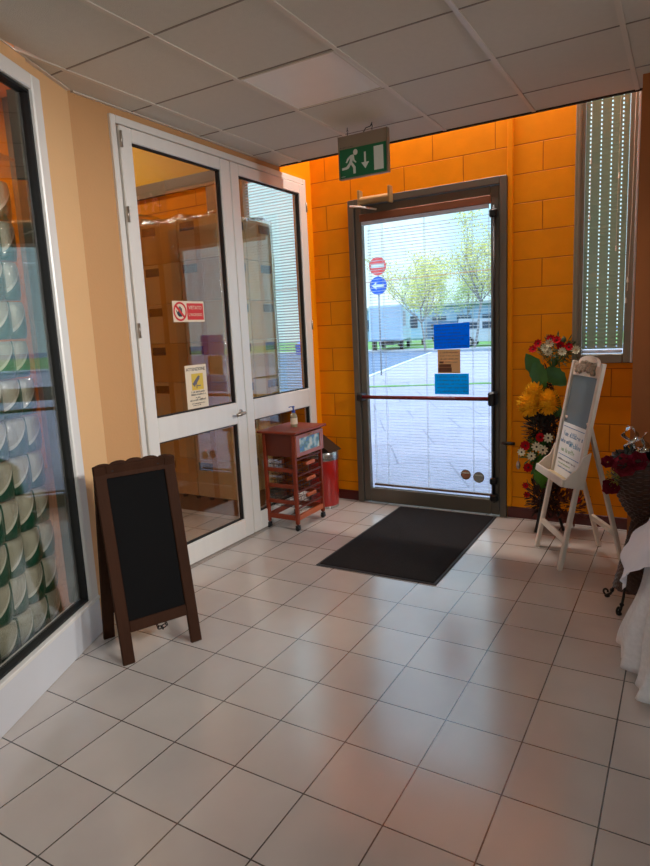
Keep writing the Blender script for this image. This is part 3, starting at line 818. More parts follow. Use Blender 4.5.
# drawer front with glazed picture
g = G(); y0_, y1_, z0_, z1_ = .004, L_ - .004, .600, .772
g.cbox(.002, .016, y0_, y1_, z1_ - .03, z1_, .002).cbox(.002, .016, y0_, y1_, z0_, z0_ + .03, .002).cbox(.002, .016, y0_, y0_ + .05, z0_ + .03, z1_ - .03, .002).cbox(.002, .016, y1_ - .05, y1_, z0_ + .03, z1_ - .03, .002)
df = g.build('drawer_front', mat('salmon varnished wood', (158, 82, 58), .35, var=.15, coat=.3), t)
def pic():
    m, nt, out = newmat('painted picture')
    b = N(nt, 'ShaderNodeBsdfPrincipled'); b.inputs['Roughness'].default_value = .15
    tc = N(nt, 'ShaderNodeTexCoord'); no = N(nt, 'ShaderNodeTexNoise'); no.inputs['Scale'].default_value = 16; no.inputs['Detail'].default_value = 3
    nt.links.new(tc.outputs['Object'], no.inputs['Vector'])
    cr = N(nt, 'ShaderNodeValToRGB'); e = cr.color_ramp.elements
    e[0].position = .35; e[0].color = lin((70, 120, 170)); e[1].position = .65; e[1].color = lin((196, 196, 176))
    q = e.new(.5); q.color = lin((120, 160, 170)); q = e.new(.42); q.color = lin((90, 120, 110))
    nt.links.new(no.outputs['Fac'], cr.inputs[0]); nt.links.new(cr.outputs[0], b.inputs['Base Color']); nt.links.new(b.outputs[0], out.inputs['Surface'])
    return m
G().box(.003, .009, y0_ + .05, y1_ - .05, z0_ + .03, z1_ - .03).build('picture_glass', pic(), df)
g = G().tube([(.018, L_ * .42, z1_ - .014), (.030, L_ * .46, z1_ - .012), (.030, L_ * .54, z1_ - .012), (.018, L_ * .58, z1_ - .014)], .004, 6); g.build('drawer_pull', M['brasspaint'], df, smooth=True)
# wire baskets
def basket(z):
    g = G(); a0, a1, b0, b1 = -D + .034, -.012, .034, L_ - .034; hh = .085
    for zz in (z, z + hh * .5, z + hh):
        k = 0 if zz > z + .07 else .008
        g.tube([(a0 + k, b0 + k, zz), (a1 - k, b0 + k, zz), (a1 - k, b1 - k, zz), (a0 + k, b1 - k, zz)], .0022, 5, closed=True)
    n = 8
    for i in range(n + 1):
        y = b0 + .008 + (b1 - b0 - .016) * i / n
        g.tube([(a0, y, z + hh), (a0 + .008, y, z), (a1 - .008, y, z), (a1, y, z + hh)], .0015, 4)
    for i in range(1, 6):
        x = a0 + (a1 - a0) * i / 6
        g.tube([(x, b0, z + hh), (x, b0 + .008, z), (x, b1 - .008, z), (x, b1, z + hh)], .0015, 4)
    o = g.build('wire_basket', M['wire'], t)
    G().cbox(-.010, .014, L_ * .34, L_ * .66, z + hh - .02, z + hh + .006, .004).build('basket_handle', M['orange_wood'], o)
for z in (.445, .315, .185): basket(z)
for (x, y) in ((-.014, .014), (-D + .014, .014), (-.014, L_ - .014), (-D + .014, L_ - .014)):
    c = G(); c.tube([(x, y, .058), (x, y, .030)], .006, 8); c.box(x - .012, x + .012, y - .018, y - .014, .014, .045).box(x - .012, x + .012, y + .014, y + .018, .014, .045).box(x - .012, x + .012, y - .018, y + .018, .040, .046)
    c = c.build('castor', M['blackpl'], t)
    g = G(); g.tube([(x, y - .013, .0185), (x, y + .013, .0185)], .0185, 14); g.build('wheel', M['blackpl'], c, angle=40)
# ---- soap bottle on the trolley
t = thing('soap_bottle', 'clear hand gel bottle with blue pump standing on the red trolley', 'bottle', (-2.735, 4.12, TH + .02))
G().lathe([(.026, 0), (.029, .006), (.029, .085), (.024, .103), (.012, .112), (.012, .122)], seg=20).build('body', M['liquid'], t, angle=50)
G().lathe([(.0295, .025), (.0295, .075)], seg=20).build('label_band', M['paper_cream'], t, angle=50)
g = G().lathe([(.014, .118), (.014, .136), (.006, .138), (.006, .158), (.012, .160), (.012, .170), (.004, .172)], seg=14)
g.tube([(0, 0, .166), (-.02, -.02, .166), (-.026, -.026, .160)], .004, 6); g.build('pump', M['bluepl'], t, angle=50)

# ---- red bin behind trolley
t = thing('waste_bin', 'round red metal bin with silver band and dark tilted lid behind the trolley', 'bin', (-2.775, 4.62, 0))
G().lathe([(.118, .01), (.128, .03), (.134, .44)], seg=32).build('body', M['binred'], t, angle=40)
G().lathe([(.122, 0), (.124, .022)], seg=32).build('base_ring', M['silver'], t, angle=40)
G().lathe([(.136, .435), (.139, .445), (.139, .50), (.134, .508)], seg=32).build('rim_band', M['silver'], t, angle=40)
g = G(TR(0, .02, .508) @ RY(.0) @ RX(0))
g.add([(-.12, -.10, 0), (.125, -.10, 0), (.125, .10, 0), (-.12, .10, 0), (-.06, -.10, .125), (-.06, .10, .125)], [(0, 1, 4), (2, 3, 5), (1, 2, 5, 4), (0, 4, 5, 3), (0, 3, 2, 1)])
g.build('tilted_lid', mat('dark brown plastic', (44, 36, 32), .35), t)

# ---- white easel board
t = thing('easel_board', 'white painted wooden easel chalkboard with a ledge standing near the window', 'easel', (-.877, 4.30, 0), math.atan2(-.8704, .4923))
EW = .482; lean = math.atan2(.24, 1.28)
TE = RX(-lean)
for x in (0, EW - .042):
    G(TE).cbox(x + (.004 if x == 0 else 0), x + (.038 if x == 0 else .038), 0, .026, 0, 1.318, .004).build('front_leg', M['white_wood'], t)
G(TE).cbox(.038, EW - .038, .003, .023, .175, .215, .003).build('front_crossbar', M['white_wood'], t)
# crest
pr = [(.042, 1.225), (EW - .042, 1.225), (EW - .042, 1.29), (EW - .075, 1.295)]
for q in range(13):
    a = PI * q / 12; pr.append((EW / 2 + .15 * math.cos(a), 1.30 + .056 * math.sin(a) ** .8 if 0 < q < 12 else 1.298))
pr += [(.075, 1.295), (.042, 1.29)]
G(TE).prism(pr, .022, 'xz', .008).build('crest', M['white_wood'], t)
g = G(TE); r = random.Random(4)
for k in range(44):
    a = r.uniform(-1, 1); x = EW / 2 + a * .145; z = 1.285 - .045 * abs(a) ** 1.5 * r.uniform(-.2, 1) + r.uniform(-.028, .028) * (1 - abs(a) * .6)
    g.ell((x, .0, z), (.020, .013, .015), 8, 5, Matrix.Rotation(r.uniform(0, 3), 3, 'Y'))
for k in range(5):
    g.petal((EW / 2, .0, 1.283), (math.cos(k * 1.256), -.1, math.sin(k * 1.256)), (0, -1, 0), .034, .026)
g.build('carved_flowers', M['ornament'], t)
G(TE).box(.042, EW - .042, .022, .028, .56, 1.235).build('back_board', M['raw_wood'], t)
G(TE).box(.042, EW - .042, .016, .022, .80, 1.232).build('slate_panel', M['slate'], t)
g = G(TE)
# ledge box
G(TE).cbox(.0, EW, -.085, .03, .545, .558, .003).build('ledge_floor', M['raw_wood'], t)
G(TE).cbox(-.004, EW + .004, -.098, -.083, .540, .588, .003).build('ledge_front', M['white_wood'], t)
for x in (-.010, EW - .004):
    pf = [(.042, .542), (-.083, .542), (-.084, .588)]
    for q in range(9):
        u = q / 8; pf.append((-.080 + .080 * u ** .7, .590 + .15 * (u ** 1.3) + .018 * math.sin(u * 2 * PI)))
    pf += [(.042, .775)]
    G(TE).prism([(a, b) for a, b in pf], .014, 'yz', x).build('side_cheek', M['white_wood'], t)
# rear frame
ry = .16; hz = .90
for x in (.045, EW - .085):
    g = G(); a = Vector((x + .02, .195, .93)); b = Vector((x + .02, .43, 0))
    dv = (b - a); T3 = TR(*a) @ RX(-math.atan2(-(b.y - a.y), (b.z - a.z)) ) if 0 else None
    ln = dv.length; th = math.atan2(b.y - a.y, a.z - b.z)
    G(TR(b.x, b.y, 0) @ RX(th)).cbox(-.019, .019, -.012, .012, 0.004, ln, .004).build('rear_leg', M['white_wood'], t)
th = math.atan2(.235, .93)
G(TR(0, .43, 0) @ RX(th)).cbox(.045, EW - .045, -.012, .010, .20, .245, .003).build('rear_crossbar', M['white_wood'], t)
for x in (.066, EW - .066): G().tube([(x - .022, .19, .90), (x + .022, .19, .90)], .006, 8).build('hinge_bolt', M['iron'], t)
# ---- printed sheet in the easel
ps = thing('price_sheet', 'white printed sheet with blue and green lettering standing on the easel ledge', 'printed sheet', (-.877, 4.30, 0), math.atan2(-.8704, .4923))
G(TE).box(.052, EW - .054, .011, .013, .560, .905).build('sheet', M['paper'], ps)
for k, (z, hh, x0, x1, m) in enumerate(((.820, .034, .10, .38, 'ink_blue'), (.772, .030, .07, .24, 'ink_blue'), (.762, .036, .22, .40, 'ink_teal'), (.715, .032, .09, .33, 'ink_green'), (.655, .014, .08, .38, 'ink_dark'), (.630, .012, .1, .30, 'ink_green'), (.605, .012, .1, .34, 'ink_blue'))):
    scribble(ps, x0, x1, z, hh, M[m], .0098, 120 + k, TE)
for z in (.878, .690): G(TE).box(.07, EW - .07, .0098, .0106, z, z + .004).build('ruled_line', M['ink_blue'], ps)

# ---- tall flower arrangement
t = thing('flower_arrangement', 'tall twig column dressed with orange mums, red and white flowers by the wall', 'flower arrangement', (-.865, 4.66, 0))
rr = random.Random(11)
brown = mat('brown twigs', (58, 34, 24), .8, var=.4, scale=30)
leafm = mat('silk leaf green', (56, 108, 40), .5, var=.25, scale=20)
moss = mat('bright moss', (74, 124, 26), .8, var=.3, scale=40, bump=.5)
mum = mat('orange mum petals', (252, 184, 34), .7, spec=.15, var=.2, scale=20)
redp = mat('crimson petals', (166, 10, 24), .8, var=.2, scale=20, spec=.1)
crm = mat('cream petals', (214, 206, 172), .6, var=.1, scale=20)
drk = mat('dark flower centre', (50, 26, 24), .7)
grn2 = mat('grey green sprigs', (78, 96, 62), .6, var=.3, scale=25)
# stand legs
for k in range(3):
    a = 2.2 + k * 2.09; g = G(); g.tube([(.02 * math.cos(a), .02 * math.sin(a), .34), (.09 * math.cos(a), .09 * math.sin(a), .12), (.125 * math.cos(a), .125 * math.sin(a), 0.008)], .011, 8)
    g.build('stand_leg', M['black'], t, smooth=True)
def colx(z): return -.03 + .035 * math.sin(z * 3.1)
g = G()
for k in range(46):
    a = rr.uniform(0, 2 * PI); z0 = rr.uniform(.10, .95); pts = []; R0_ = rr.uniform(.05, .105); hgt = rr.uniform(.12, .32); tw = rr.uniform(-3, 3)
    for q in range(7):
        u = q / 6; z = z0 + hgt * u; pts.append((colx(z) + R0_ * math.cos(a + tw * u), R0_ * math.sin(a + tw * u), z))
    g.tube(pts, rr.uniform(.003, .007), 5)
g.tube([(colx(z * .1), 0, z * .1) for z in range(2, 13)], .035, 8)
g.build('twig_column', brown, t, smooth=True)
def blob_leaves(name, m, c, R_, n, L, w, seed):
    r = random.Random(seed); g = G()
    for k in range(n):
        d_ = Vector((r.gauss(0, 1), r.gauss(0, 1), r.gauss(0, 1))).normalized()
        b_ = Vector(c) + Vector((d_.x * R_[0], d_.y * R_[1], d_.z * R_[2])) * r.uniform(.3, 1)
        g.petal(b_, d_ + Vector((r.uniform(-.5, .5), r.uniform(-.5, .5), r.uniform(-.3, .5))), (r.uniform(-.4, .4), r.uniform(-.4, .4), 1), L * r.uniform(.6, 1.2), w * r.uniform(.7, 1.2))
    return g.build(name, m, t)
def mumflower(c, R_, seed):
    r = random.Random(seed); g = G()
    for k in range(190):
        ph = math.acos(1 - 1.9 * (k + .5) / 190); a = k * 2.39996
        d_ = Vector((math.sin(ph) * math.cos(a), math.sin(ph) * math.sin(a), math.cos(ph)))
        d_ = Matrix.Rotation(1.3, 3, 'X') @ d_
        g.petal(Vector(c) + d_ * R_ * .45, d_ + Vector((r.uniform(-.2, .2), r.uniform(-.2, .2), r.uniform(-.2, .2))), (0, 0, 1), R_ * .60 * r.uniform(.85, 1.1), R_ * .24, .12)
    g.ell(c, (R_ * .66,) * 3, 12, 8); g.build('orange_mum', mum, t)
def daisy(c, d_, R_, pm, cm, n=9, wid=.5, name='daisy'):
    d_ = Vector(d_).normalized(); a_ = d_.orthogonal().normalized(); b_ = d_.cross(a_); g = G(); g.mi = 0
    for k in range(n):
        an = 2 * PI * k / n; dr = a_ * math.cos(an) + b_ * math.sin(an)
        g.petal(Vector(c) + dr * R_ * .12, dr + d_ * .25, d_, R_, R_ * wid, .08)
    g.mi = 1; g.ell(Vector(c) + d_ * R_ * .08, (R_ * .22,) * 3, 8, 5)
    g.build(name, [pm, cm], t)
F = (-.12, -1, .15)
# top bouquet
blob_leaves('green_sprigs', grn2, (.07, 0, 1.345), (.15, .09, .085), 300, .05, .014, 5)
g = G(); r = random.Random(6)
for k in range(22):
    e_ = Vector((r.uniform(-.10, .24), r.uniform(-.08, .08), r.uniform(1.27, 1.42))); g.tube([(.0, 0, 1.10), (.03, 0, 1.22), tuple(e_)], .0022, 4)
g.build('stem', leafm, t)
for k, (x, z) in enumerate(((.035, 1.435), (-.085, 1.365), (.10, 1.385), (.155, 1.375), (-.05, 1.405), (.075, 1.425))):
    daisy((x, -.10, z), (rr.uniform(-.4, .4), -1, rr.uniform(.1, .7)), .030, redp, drk, 8, .6, 'red_flower')
for k, (x, z) in enumerate(((.0, 1.375), (.205, 1.355), (.02, 1.345), (.115, 1.345), (.03, 1.405))):
    daisy((x, -.115, z), (rr.uniform(-.3, .3), -1, .2), .029, crm, M['brasspaint'], 11, .38, 'cream_flower')
# big leaves
def bigleaf(base, d_, up, L, w):
    g = G(); d_ = Vector(d_).normalized(); up = Vector(up); sd = d_.cross(up).normalized(); up = sd.cross(d_).normalized(); n = 8; vs = []; fs = []
    for i in range(n + 1):
        u = i / n; ww = w * math.sin(PI * min(1, u * .92 + .08)) ** .7 * (1 + .08 * math.sin(u * 22))
        for j in (-2, -1, 0, 1, 2):
            vs.append(tuple(Vector(base) + d_ * L * u + sd * ww * .25 * j + up * (-.03 * u * u + .012 * abs(j) * .7 + .005 * math.sin(u * 14 + j))))
    for i in range(n):
        for j in range(4):
            a = i * 5 + j; fs.append((a, a + 1, a + 6, a + 5))
    g.add(vs, fs); g.build('large_leaf', leafm, t, smooth=True)
bigleaf((.0, -.08, 1.14), (-.62, -.1, .85), (-.3, -1, -.1), .24, .13)
bigleaf((-.06, -.10, 1.27), (.25, -.15, -1), (-.1, -1, .1), .21, .12)
bigleaf((.0, -.06, 1.22), (.75, 0, -.62), (.2, -1, .2), .18, .12)
bigleaf((.04, -.05, 1.02), (.3, 0, -.9), (.2, -1, 0), .17, .08)
bigleaf((-.02, -.04, 1.05), (.5, .1, -.4), (.2, -1, 0), .15, .09)
mumflower((-.065, -.09, 1.06), .080, 1)
mumflower((-.10, -.11, .975), .094, 2)
mumflower((.022, -.11, .99), .094, 3)
blob_leaves('dark_foliage', mat('dark dried foliage', (40, 38, 26), .8, var=.5, scale=30), (-.03, -.01, .80), (.12, .09, .13), 360, .055, .022, 8)
blob_leaves('dark_foliage', mat('wine dried foliage', (54, 26, 22), .8, var=.5, scale=30), (-.02, -.01, 1.13), (.06, .06, .09), 90, .05, .02, 9)
blob_leaves('mid_foliage', leafm, (-.03, -.03, .60), (.13, .08, .13), 320, .055, .022, 10)
g = G(); g.ell((-.015, -.035, .46), (.075, .06, .14), 18, 14); g.build('moss_cushion', moss, t, smooth=True)
for (x, z, R_) in ((-.125, .668, .036), (-.105, .505, .034), (-.02, .735, .034)):
    daisy((x, -.13, z), (rr.uniform(-.4, .1), -1, .2), R_, redp, drk, 9, .65, 'red_flower')
for (x, z, R_) in ((.035, .735, .034), (-.045, .665, .036), (.0, .645, .036), (-.08, .595, .032), (-.15, .62, .03)):
    daisy((x, -.14, z), (rr.uniform(-.3, .2), -1, .2), R_, crm, drk, 9, .42, 'white_flower')
blob_leaves('dried_base', mat('dried brown leaves', (66, 36, 26), .8, var=.5, scale=30), (.0, -.01, .27), (.14, .10, .15), 330, .06, .024, 12)
blob_leaves('dried_branch', mat('rusty dried leaves', (96, 44, 26), .8, var=.4, scale=30), (.16, -.02, .22), (.16, .09, .12), 160, .05, .022, 13)
for (x, z) in ((.235, .29), (-.13, .36), (-.12, .29)):
    daisy((x, -.10, z), (0, -1, .3), .024, redp, drk, 7, .6, 'red_flower')
g = G(); g.tube([(-.155, -.06, .64), (-.185, -.07, .60), (-.19, -.07, .53)], .002, 5); g.lathe([(.0, -.0), (.012, .012), (.016, .03), (.010, .06), (.003, .065)], (-.19, -.07, .47), 10)
g.build('hanging_bell', M['steel'], t, smooth=True)

# ---- wicker plant stand
t = thing('wicker_plant_stand', 'dark wicker basket on a cone shaped stand with curled iron feet', 'plant stand', (-.192, 3.54, 0))
def weave(a, z, i): return .0065 * math.sin(a * 14 + PI * (i // 2))
pf = []
for k in range(57):
    u = k / 56; z = .485 + .36 * u
    r_ = .030 + .118 * math.sin(min(1, u * 1.05 + .02) * PI * .62) ** .8 + .012 * u
    pf.append((r_, z))
g = G(); g.lathe(pf, (.03, 0, 0), 112, weave); 
g.lathe([(pf[-1][0] - .012, pf[-1][1]), (pf[-1][0] - .03, .75), (0.0, .74)], (.03, 0, 0), 36)
g.build('basket', M['wicker'], t)
g = G(); g.tube([(.03 + pf[-1][0] * math.cos(a * PI / 18), pf[-1][0] * math.sin(a * PI / 18), pf[-1][1] + .004 * math.sin(a * 2.2)) for a in range(36)], .009, 8, closed=True)
g.build('braided_rim', M['wicker'], t, smooth=True)
pf = [(.026 + .085 * ((.49 - z) / .40) ** 1.1, z) for z in [.49 - .38 * k / 30 for k in range(31)]]
g = G(); g.lathe(pf, (0, 0, 0), 60, lambda a, z, i: .005 * math.sin(a * 13 + PI * i)); g.build('woven_cone', M['wicker'], t)
for k in range(4):
    a = 2.69 + k * 1.62; ca, sa = math.cos(a), math.sin(a)
    pts = [(.098 * ca, .098 * sa, .17), (.112 * ca, .112 * sa, .09), (.135 * ca, .135 * sa, .03), (.158 * ca, .158 * sa, .013)]
    for q in range(10):
        an = -PI / 2 + q * .55; rr_ = .022 - .0016 * q
        pts.append(((.160 + rr_ * math.cos(an)) * ca, (.160 + rr_ * math.cos(an)) * sa, .034 + rr_ * math.sin(an)))
    g = G(); g.tube(pts, [.007] * 4 + [.006] * 10, 8)
    g.ell((.128 * ca, .128 * sa, .052), (.012, .012, .012), 8, 6); g.ell((.155 * ca, .155 * sa, .010), (.016, .016, .010), 10, 6)
    g.build('curled_foot', M['iron'], t, smooth=True)
# ---- bouquet on the stand
t = thing('rose_bouquet', 'burgundy artificial roses with yellow sprigs leaning out of the wicker basket', 'bouquet', (-.245, 3.44, .822))
bur = mat('burgundy petals', (110, 14, 34), .8, spec=.15, var=.25, scale=20); pink = mat('dusky rose petals', (140, 40, 50), .8, spec=.15, var=.3, scale=30)
def rose(c, R_, m, seed, name='rose'):
    r = random.Random(seed); g = G()
    for ring, (n, rad, tilt_) in enumerate(((4, .25, 1.5), (5, .45, 1.0), (6, .65, .6), (7, .8, .25))):
        for k in range(n):
            a = 2 * PI * k / n + ring * .6; Q = Matrix.Rotation(1.1, 3, 'X'); dr = Q @ Vector((math.cos(a), math.sin(a), tilt_))
            g.petal(Vector(c) + Q @ Vector((math.cos(a), math.sin(a), 0)) * R_ * rad * .4, dr, Q @ Vector((0, 0, 1)), R_ * .9, R_ * .9, .2)
    g.build(name, m, t)
rose((-.005, -.03, -.01), .055, pink, 1); rose((.055, -.05, .02), .045, bur, 2); rose((-.085, -.03, .005), .03, bur, 3)
rose((-.075, -.03, -.115), .03, bur, 4); rose((-.055, -.02, -.135), .03, bur, 5); rose((-.08, -.03, -.14), .026, bur, 7); rose((.03, .02, .035), .035, drk, 6)
blob_leaves('yellow_sprigs', mat('yellow green sprigs', (150, 128, 40), .7, var=.3, scale=40), (-.055, -.02, -.07), (.025, .03, .05), 90, .024, .009, 15)
blob_leaves('dark_leaves', mat('dark rose leaves', (30, 34, 24), .6, var=.3, scale=40), (-.0, -.0, .0), (.07, .06, .05), 70, .045, .024, 16)
g = G()
for e_ in ((-.02, -.02, -.01), (.04, -.05, 0), (-.075, -.03, -.115), (-.085, -.03, .005)): g.tube([(.06, .04, -.05), (.02, .01, -.02), e_], .003, 5)
g.build('stem', leafm, t)
t = thing('foil_ribbon', 'shiny silver twisted foil ornament standing on the wicker basket', 'ornament', (-.190, 3.47, .852))
g = G(); r = random.Random(2)
def strip(c, R_, z0, z1, w, tw, ph):
    vs = []; fs = []; n = 22
    for i in range(n + 1):
        u = i / n; a = ph + tw * u; rr_ = R_ * math.sin(PI * u) ** .8 + .004
        p = Vector((c[0] + rr_ * math.cos(a), c[1] + rr_ * math.sin(a), z0 + (z1 - z0) * u)); q = Vector((math.cos(a + 1.3), math.sin(a + 1.3), .3)) * w * .5
        vs += [tuple(p - q), tuple(p + q)]
    for i in range(n): fs.append((2 * i, 2 * i + 1, 2 * i + 3, 2 * i + 2))
    g.add(vs, fs)
strip((-.045, 0), .030, .03, .155, .04, 4.5, 0); strip((-.045, 0), .030, .03, .155, .04, 4.5, 3.1)
strip((.0, 0), .034, -.02, .10, .046, 4, .5); strip((.0, 0), .034, -.02, .10, .046, 4, 3.4); strip((-.01, 0), .05, -.03, .05, .05, 5, 1)
strip((.03, .0), .014, .03, .13, .026, 3, 1); strip((-.02, -.02), .04, -.03, .03, .03, 6, 4)
fo = g.build('ribbon', M['chrome'], t, smooth=True)
mm = fo.modifiers.new('thick', 'SOLIDIFY'); mm.thickness = .001

# ---- round table with cloths at right edge
t = thing('round_table', 'round table wholly covered by white cloths at the right edge', 'table', (.425, 2.95, 0))
G().lathe([(.50, .715), (.505, .725), (.50, .738)], seg=48).build('tabletop', M['raw_wood'], t, angle=40)
G().tube([(0, 0, .04), (0, 0, .715)], .035, 12).build('pedestal', M['iron'], t, smooth=True)
for k in range(4):
    a = PI / 4 + k * PI / 2; G().tube([(0, 0, .06), (.34 * math.cos(a), .34 * math.sin(a), .018)], .018, 8).build('foot', M['iron'], t, smooth=True)
def skirt(cx, cy, R0_, R1_, z0, z1, waves, amp, seed, cloth_h=None, n=240, m=26, tip=None):
    r = random.Random(seed); ph = [r.uniform(0, 6) for _ in range(4)]; vs = []; fs = []
    for i in range(m + 1):
        u = i / m
        for k in range(n):
            a = 2 * PI * k / n
            zb_ = z1 if tip is None else tip(a)
            z = z0 + (zb_ - z0) * u
            rr_ = R0_ + (R1_ - R0_) * u ** 1.3
            rr_ += amp * u ** .8 * (math.sin(a * waves + ph[0] + .8 * math.sin(3 * a + ph[1])) * .6 + .4 * math.sin(a * waves * 2.3 + ph[2] + u * 1.5)) + .018 * u * math.sin(u * 9 + a * 5 + ph[3])
            vs.append((cx + rr_ * math.cos(a), cy + rr_ * math.sin(a), z))
    for i in range(m):
        for k in range(n):
            k2 = (k + 1) % n; fs.append((i * n + k, i * n + k2, (i + 1) * n + k2, (i + 1) * n + k))
    return vs, fs
g = G(); vs, fs = skirt(0, 0, .507, .625, .742, .035, 15, .045, 3); g.add(vs, fs)
tl_ = g.build('tulle_skirt', M['tulle'], None, smooth=True); tl_.location = (.425, 2.95, 0)
tag(tl_, 'gathered sheer white tulle skirt hanging from the round table to the floor', 'table skirt')
tl_.modifiers.new('thick', 'SOLIDIFY').thickness = .0012
def tipf(a):
    q = ((a / (PI / 2)) % 1.0); dd_ = abs(q - .0) if q < .5 else 1 - q      # tips at multiples of 90 degrees
    return .745 - (.10 + .31 * (1 - dd_ * 2) ** 1.25)
g = G(); vs, fs = skirt(0, 0, .515, .650, .750, .3, 13, .022, 8, tip=tipf)
n0 = len(vs); g.add(vs, fs)
g.add([(.517 * math.cos(2 * PI * k / 240), .517 * math.sin(2 * PI * k / 240), .750) for k in range(240)], [tuple(range(240))])
ov = g.build('tablecloth', M['cloth'], None, smooth=True); ov.location = (.425, 2.95, 0)
tag(ov, 'white square cloth draped over the round table, its corner hanging down', 'tablecloth')
ov.modifiers.new('thick', 'SOLIDIFY').thickness = .0015

# ================================================================= WAREHOUSE GOODS
def pallet(x0, x1, y0, y1, label):
    t = thing('pallet', label, 'pallet', ((x0 + x1) / 2, (y0 + y1) / 2, 0)); w = (x1 - x0) / 2; h = (y1 - y0) / 2
    for k in range(6):
        c = -w + .05 + (2 * w - .1) * k / 5; G().box(c - .05, c + .05, -h, h, .12, .142).build('deck_board', M['pallet'], t)
    for c in (-h + .05, 0, h - .05):
        G().box(-w, w, c - .05, c + .05, 0.0, .12).build('bearer', M['pallet'], t)
def carton_proto():
    t = thing('carton', 'x', 'carton', (0, 0, 0), 0, 'cartons stacked on the pallets behind the glass doors')
    return t
def carton(x0, x1, y0, y1, z0, z1, label, m, seed, faces=('y', 'x')):
    t = thing('carton', label, 'carton', ((x0 + x1) / 2, (y0 + y1) / 2, z0), 0, 'cartons stacked on the pallets behind the glass doors')
    w, h, z = (x1 - x0) / 2 - .003, (y1 - y0) / 2 - .003, z1 - z0 - .002
    G().cbox(-w, w, -h, h, 0, z, .006).build('box', m, t)
    G().box(-.03, .03, -h - .001, -h, z * .0, z).box(w, w + .001, -.03, .03, 0, z).build('tape_strip', M['tape'], t)
    g = G(); zz = z - .10
    g.box(-w + .03, -w + .19, -h - .002, -h - .0005, zz, zz + .07).box(w + .0005, w + .002, h - .19, h - .03, zz, zz + .07)
    g.build('printed_label', M['ink_dark'] if seed % 2 else mat('brown print', (92, 60, 30), .7), t)
pallet(-4.2, -3.32, 4.04, 4.80, 'wooden pallet under the carton stack nearest the glass doors')
rows = 7; hh = 2.40 / rows
for k in range(rows):
    for i in range(2):
        for j_ in range(2):
            x0 = -4.2 + .44 * i; y0 = 4.04 + .38 * j_
            if i == 0 and j_ == 1: continue
            carton(x0, x0 + .44, y0, y0 + .38, .145 + hh * k, .145 + hh * (k + 1),
                   'carton in the %s row, %s %s column of the near stack behind glass' % (ORD[k] if k < 6 else 'topmost', ('front' if j_ == 0 else 'rear'), ('left' if i == 0 else 'right')),
                   M['carton_w'] if (i + j_ + k) % 3 else M['carton'], k * 7 + i + j_)
pallet(-4.76, -4.30, 4.0, 4.46, 'small wooden pallet under the single carton column left of the near stack')
rows2 = 7; h2 = 2.5 / rows2
for k in range(rows2):
    carton(-4.76, -4.30, 4.0, 4.46, .145 + h2 * k, .145 + h2 * (k + 1), 'carton in the %s row of the single column farther left behind glass' % (ORD[k] if k < 6 else 'topmost'), M['carton'], k)
# stretch film around the near stack: wavy envelope
def film_env(x0, x1, y0, y1, z0, z1, name, label, seed, mt, off=.02, top=True):
    r = random.Random(seed); g = G(); per = []
    n = 16
    for i in range(n): per.append((x0 + (x1 - x0) * i / n, y0, 0, -1))
    for i in range(n): per.append((x1, y0 + (y1 - y0) * i / n, 1, 0))
    for i in range(n): per.append((x1 - (x1 - x0) * i / n, y1, 0, 1))
    for i in range(n): per.append((x0, y1 - (y1 - y0) * i / n, -1, 0))
    m = 40; vs = []; fs = []; P_ = len(per)
    for q in range(m + 1):
        z = z0 + (z1 - z0) * q / m
        for (x, y, nx, ny) in per:
            d_ = off + .007 * math.sin(x * 31 + z * 9 + y * 23) + r.uniform(-.003, .003)
            vs.append((x + nx * d_, y + ny * d_, z + (.02 * math.sin(x * 15 + y * 11) if q == m else 0)))
    for q in range(m):
        for i in range(P_):
            j_ = (i + 1) % P_; fs.append((q * P_ + i, q * P_ + j_, (q + 1) * P_ + j_, (q + 1) * P_ + i))
    if top:
        b_ = len(vs)
        vs.append(((x0 + x1) / 2, (y0 + y1) / 2, z1 + .06)); fs += [(m * P_ + i, m * P_ + (i + 1) % P_, b_) for i in range(P_)]
    g.add(vs, fs); o = g.build(name, mt, None, smooth=True); tag(o, label, 'stretch film'); return o
film_env(-4.2, -3.32, 4.04, 4.80, .15, 2.56, 'stretch_film', 'clear stretch film wrapped around the near carton stack behind the glass doors', 1, M['film'])
film_env(-4.76, -4.30, 4.0, 4.46, .15, 2.66, 'stretch_film', 'clear stretch film wrapped around the single carton column farther left', 2, M['film'], off=.010)

# kitchen roll packs behind the slanted window
rowsN, colsN = 12, 5
pw, ph_ = .265, .190
def pack_mesh():
    g = G(); vs = []; fs = []; nx, nz = 24, 10; w = pw - .012; dpt = .24
    for jz in range(nz + 1):
        v = jz / nz; z = .004 + (ph_ - .010) * v; e = 1 - .30 * (abs(2 * v - 1) ** 4)
        for i in range(nx + 1):
            u = i / nx; x = u * w
            bulge = .045 * abs(math.sin(PI * u * 2)) ** .6 * e
            vs.append((x, .045 - bulge, z))
    for jz in range(nz):
        for i in range(nx):
            a = jz * (nx + 1) + i; fs.append((a, a + 1, a + nx + 2, a + nx + 1))
    g.add(vs, fs)
    # sides, top, bottom, back
    L_ = [(jz * (nx + 1)) for jz in range(nz + 1)]
    g.add([(0, .045, .004), (w, .045, .004), (w, .045, ph_ - .006), (0, .045, ph_ - .006), (0, dpt, .004), (w, dpt, .004), (w, dpt, ph_ - .006), (0, dpt, ph_ - .006)],
          [(0, 1, 5, 4), (3, 7, 6, 2), (0, 4, 7, 3), (1, 2, 6, 5), (4, 5, 6, 7)])
    tp = []; n_ = nx + 1
    topv = [(i / nx * w, .045 - .045 * abs(math.sin(PI * i / nx * 2)) ** .6 * .7, ph_ - .006) for i in range(n_)]
    g.add(topv, [tuple(range(n_))])
    g.add([(a, b, .004) for a, b, c in topv], [tuple(range(n_))])
    return g.mesh('roll_pack', M['tissue'], True)
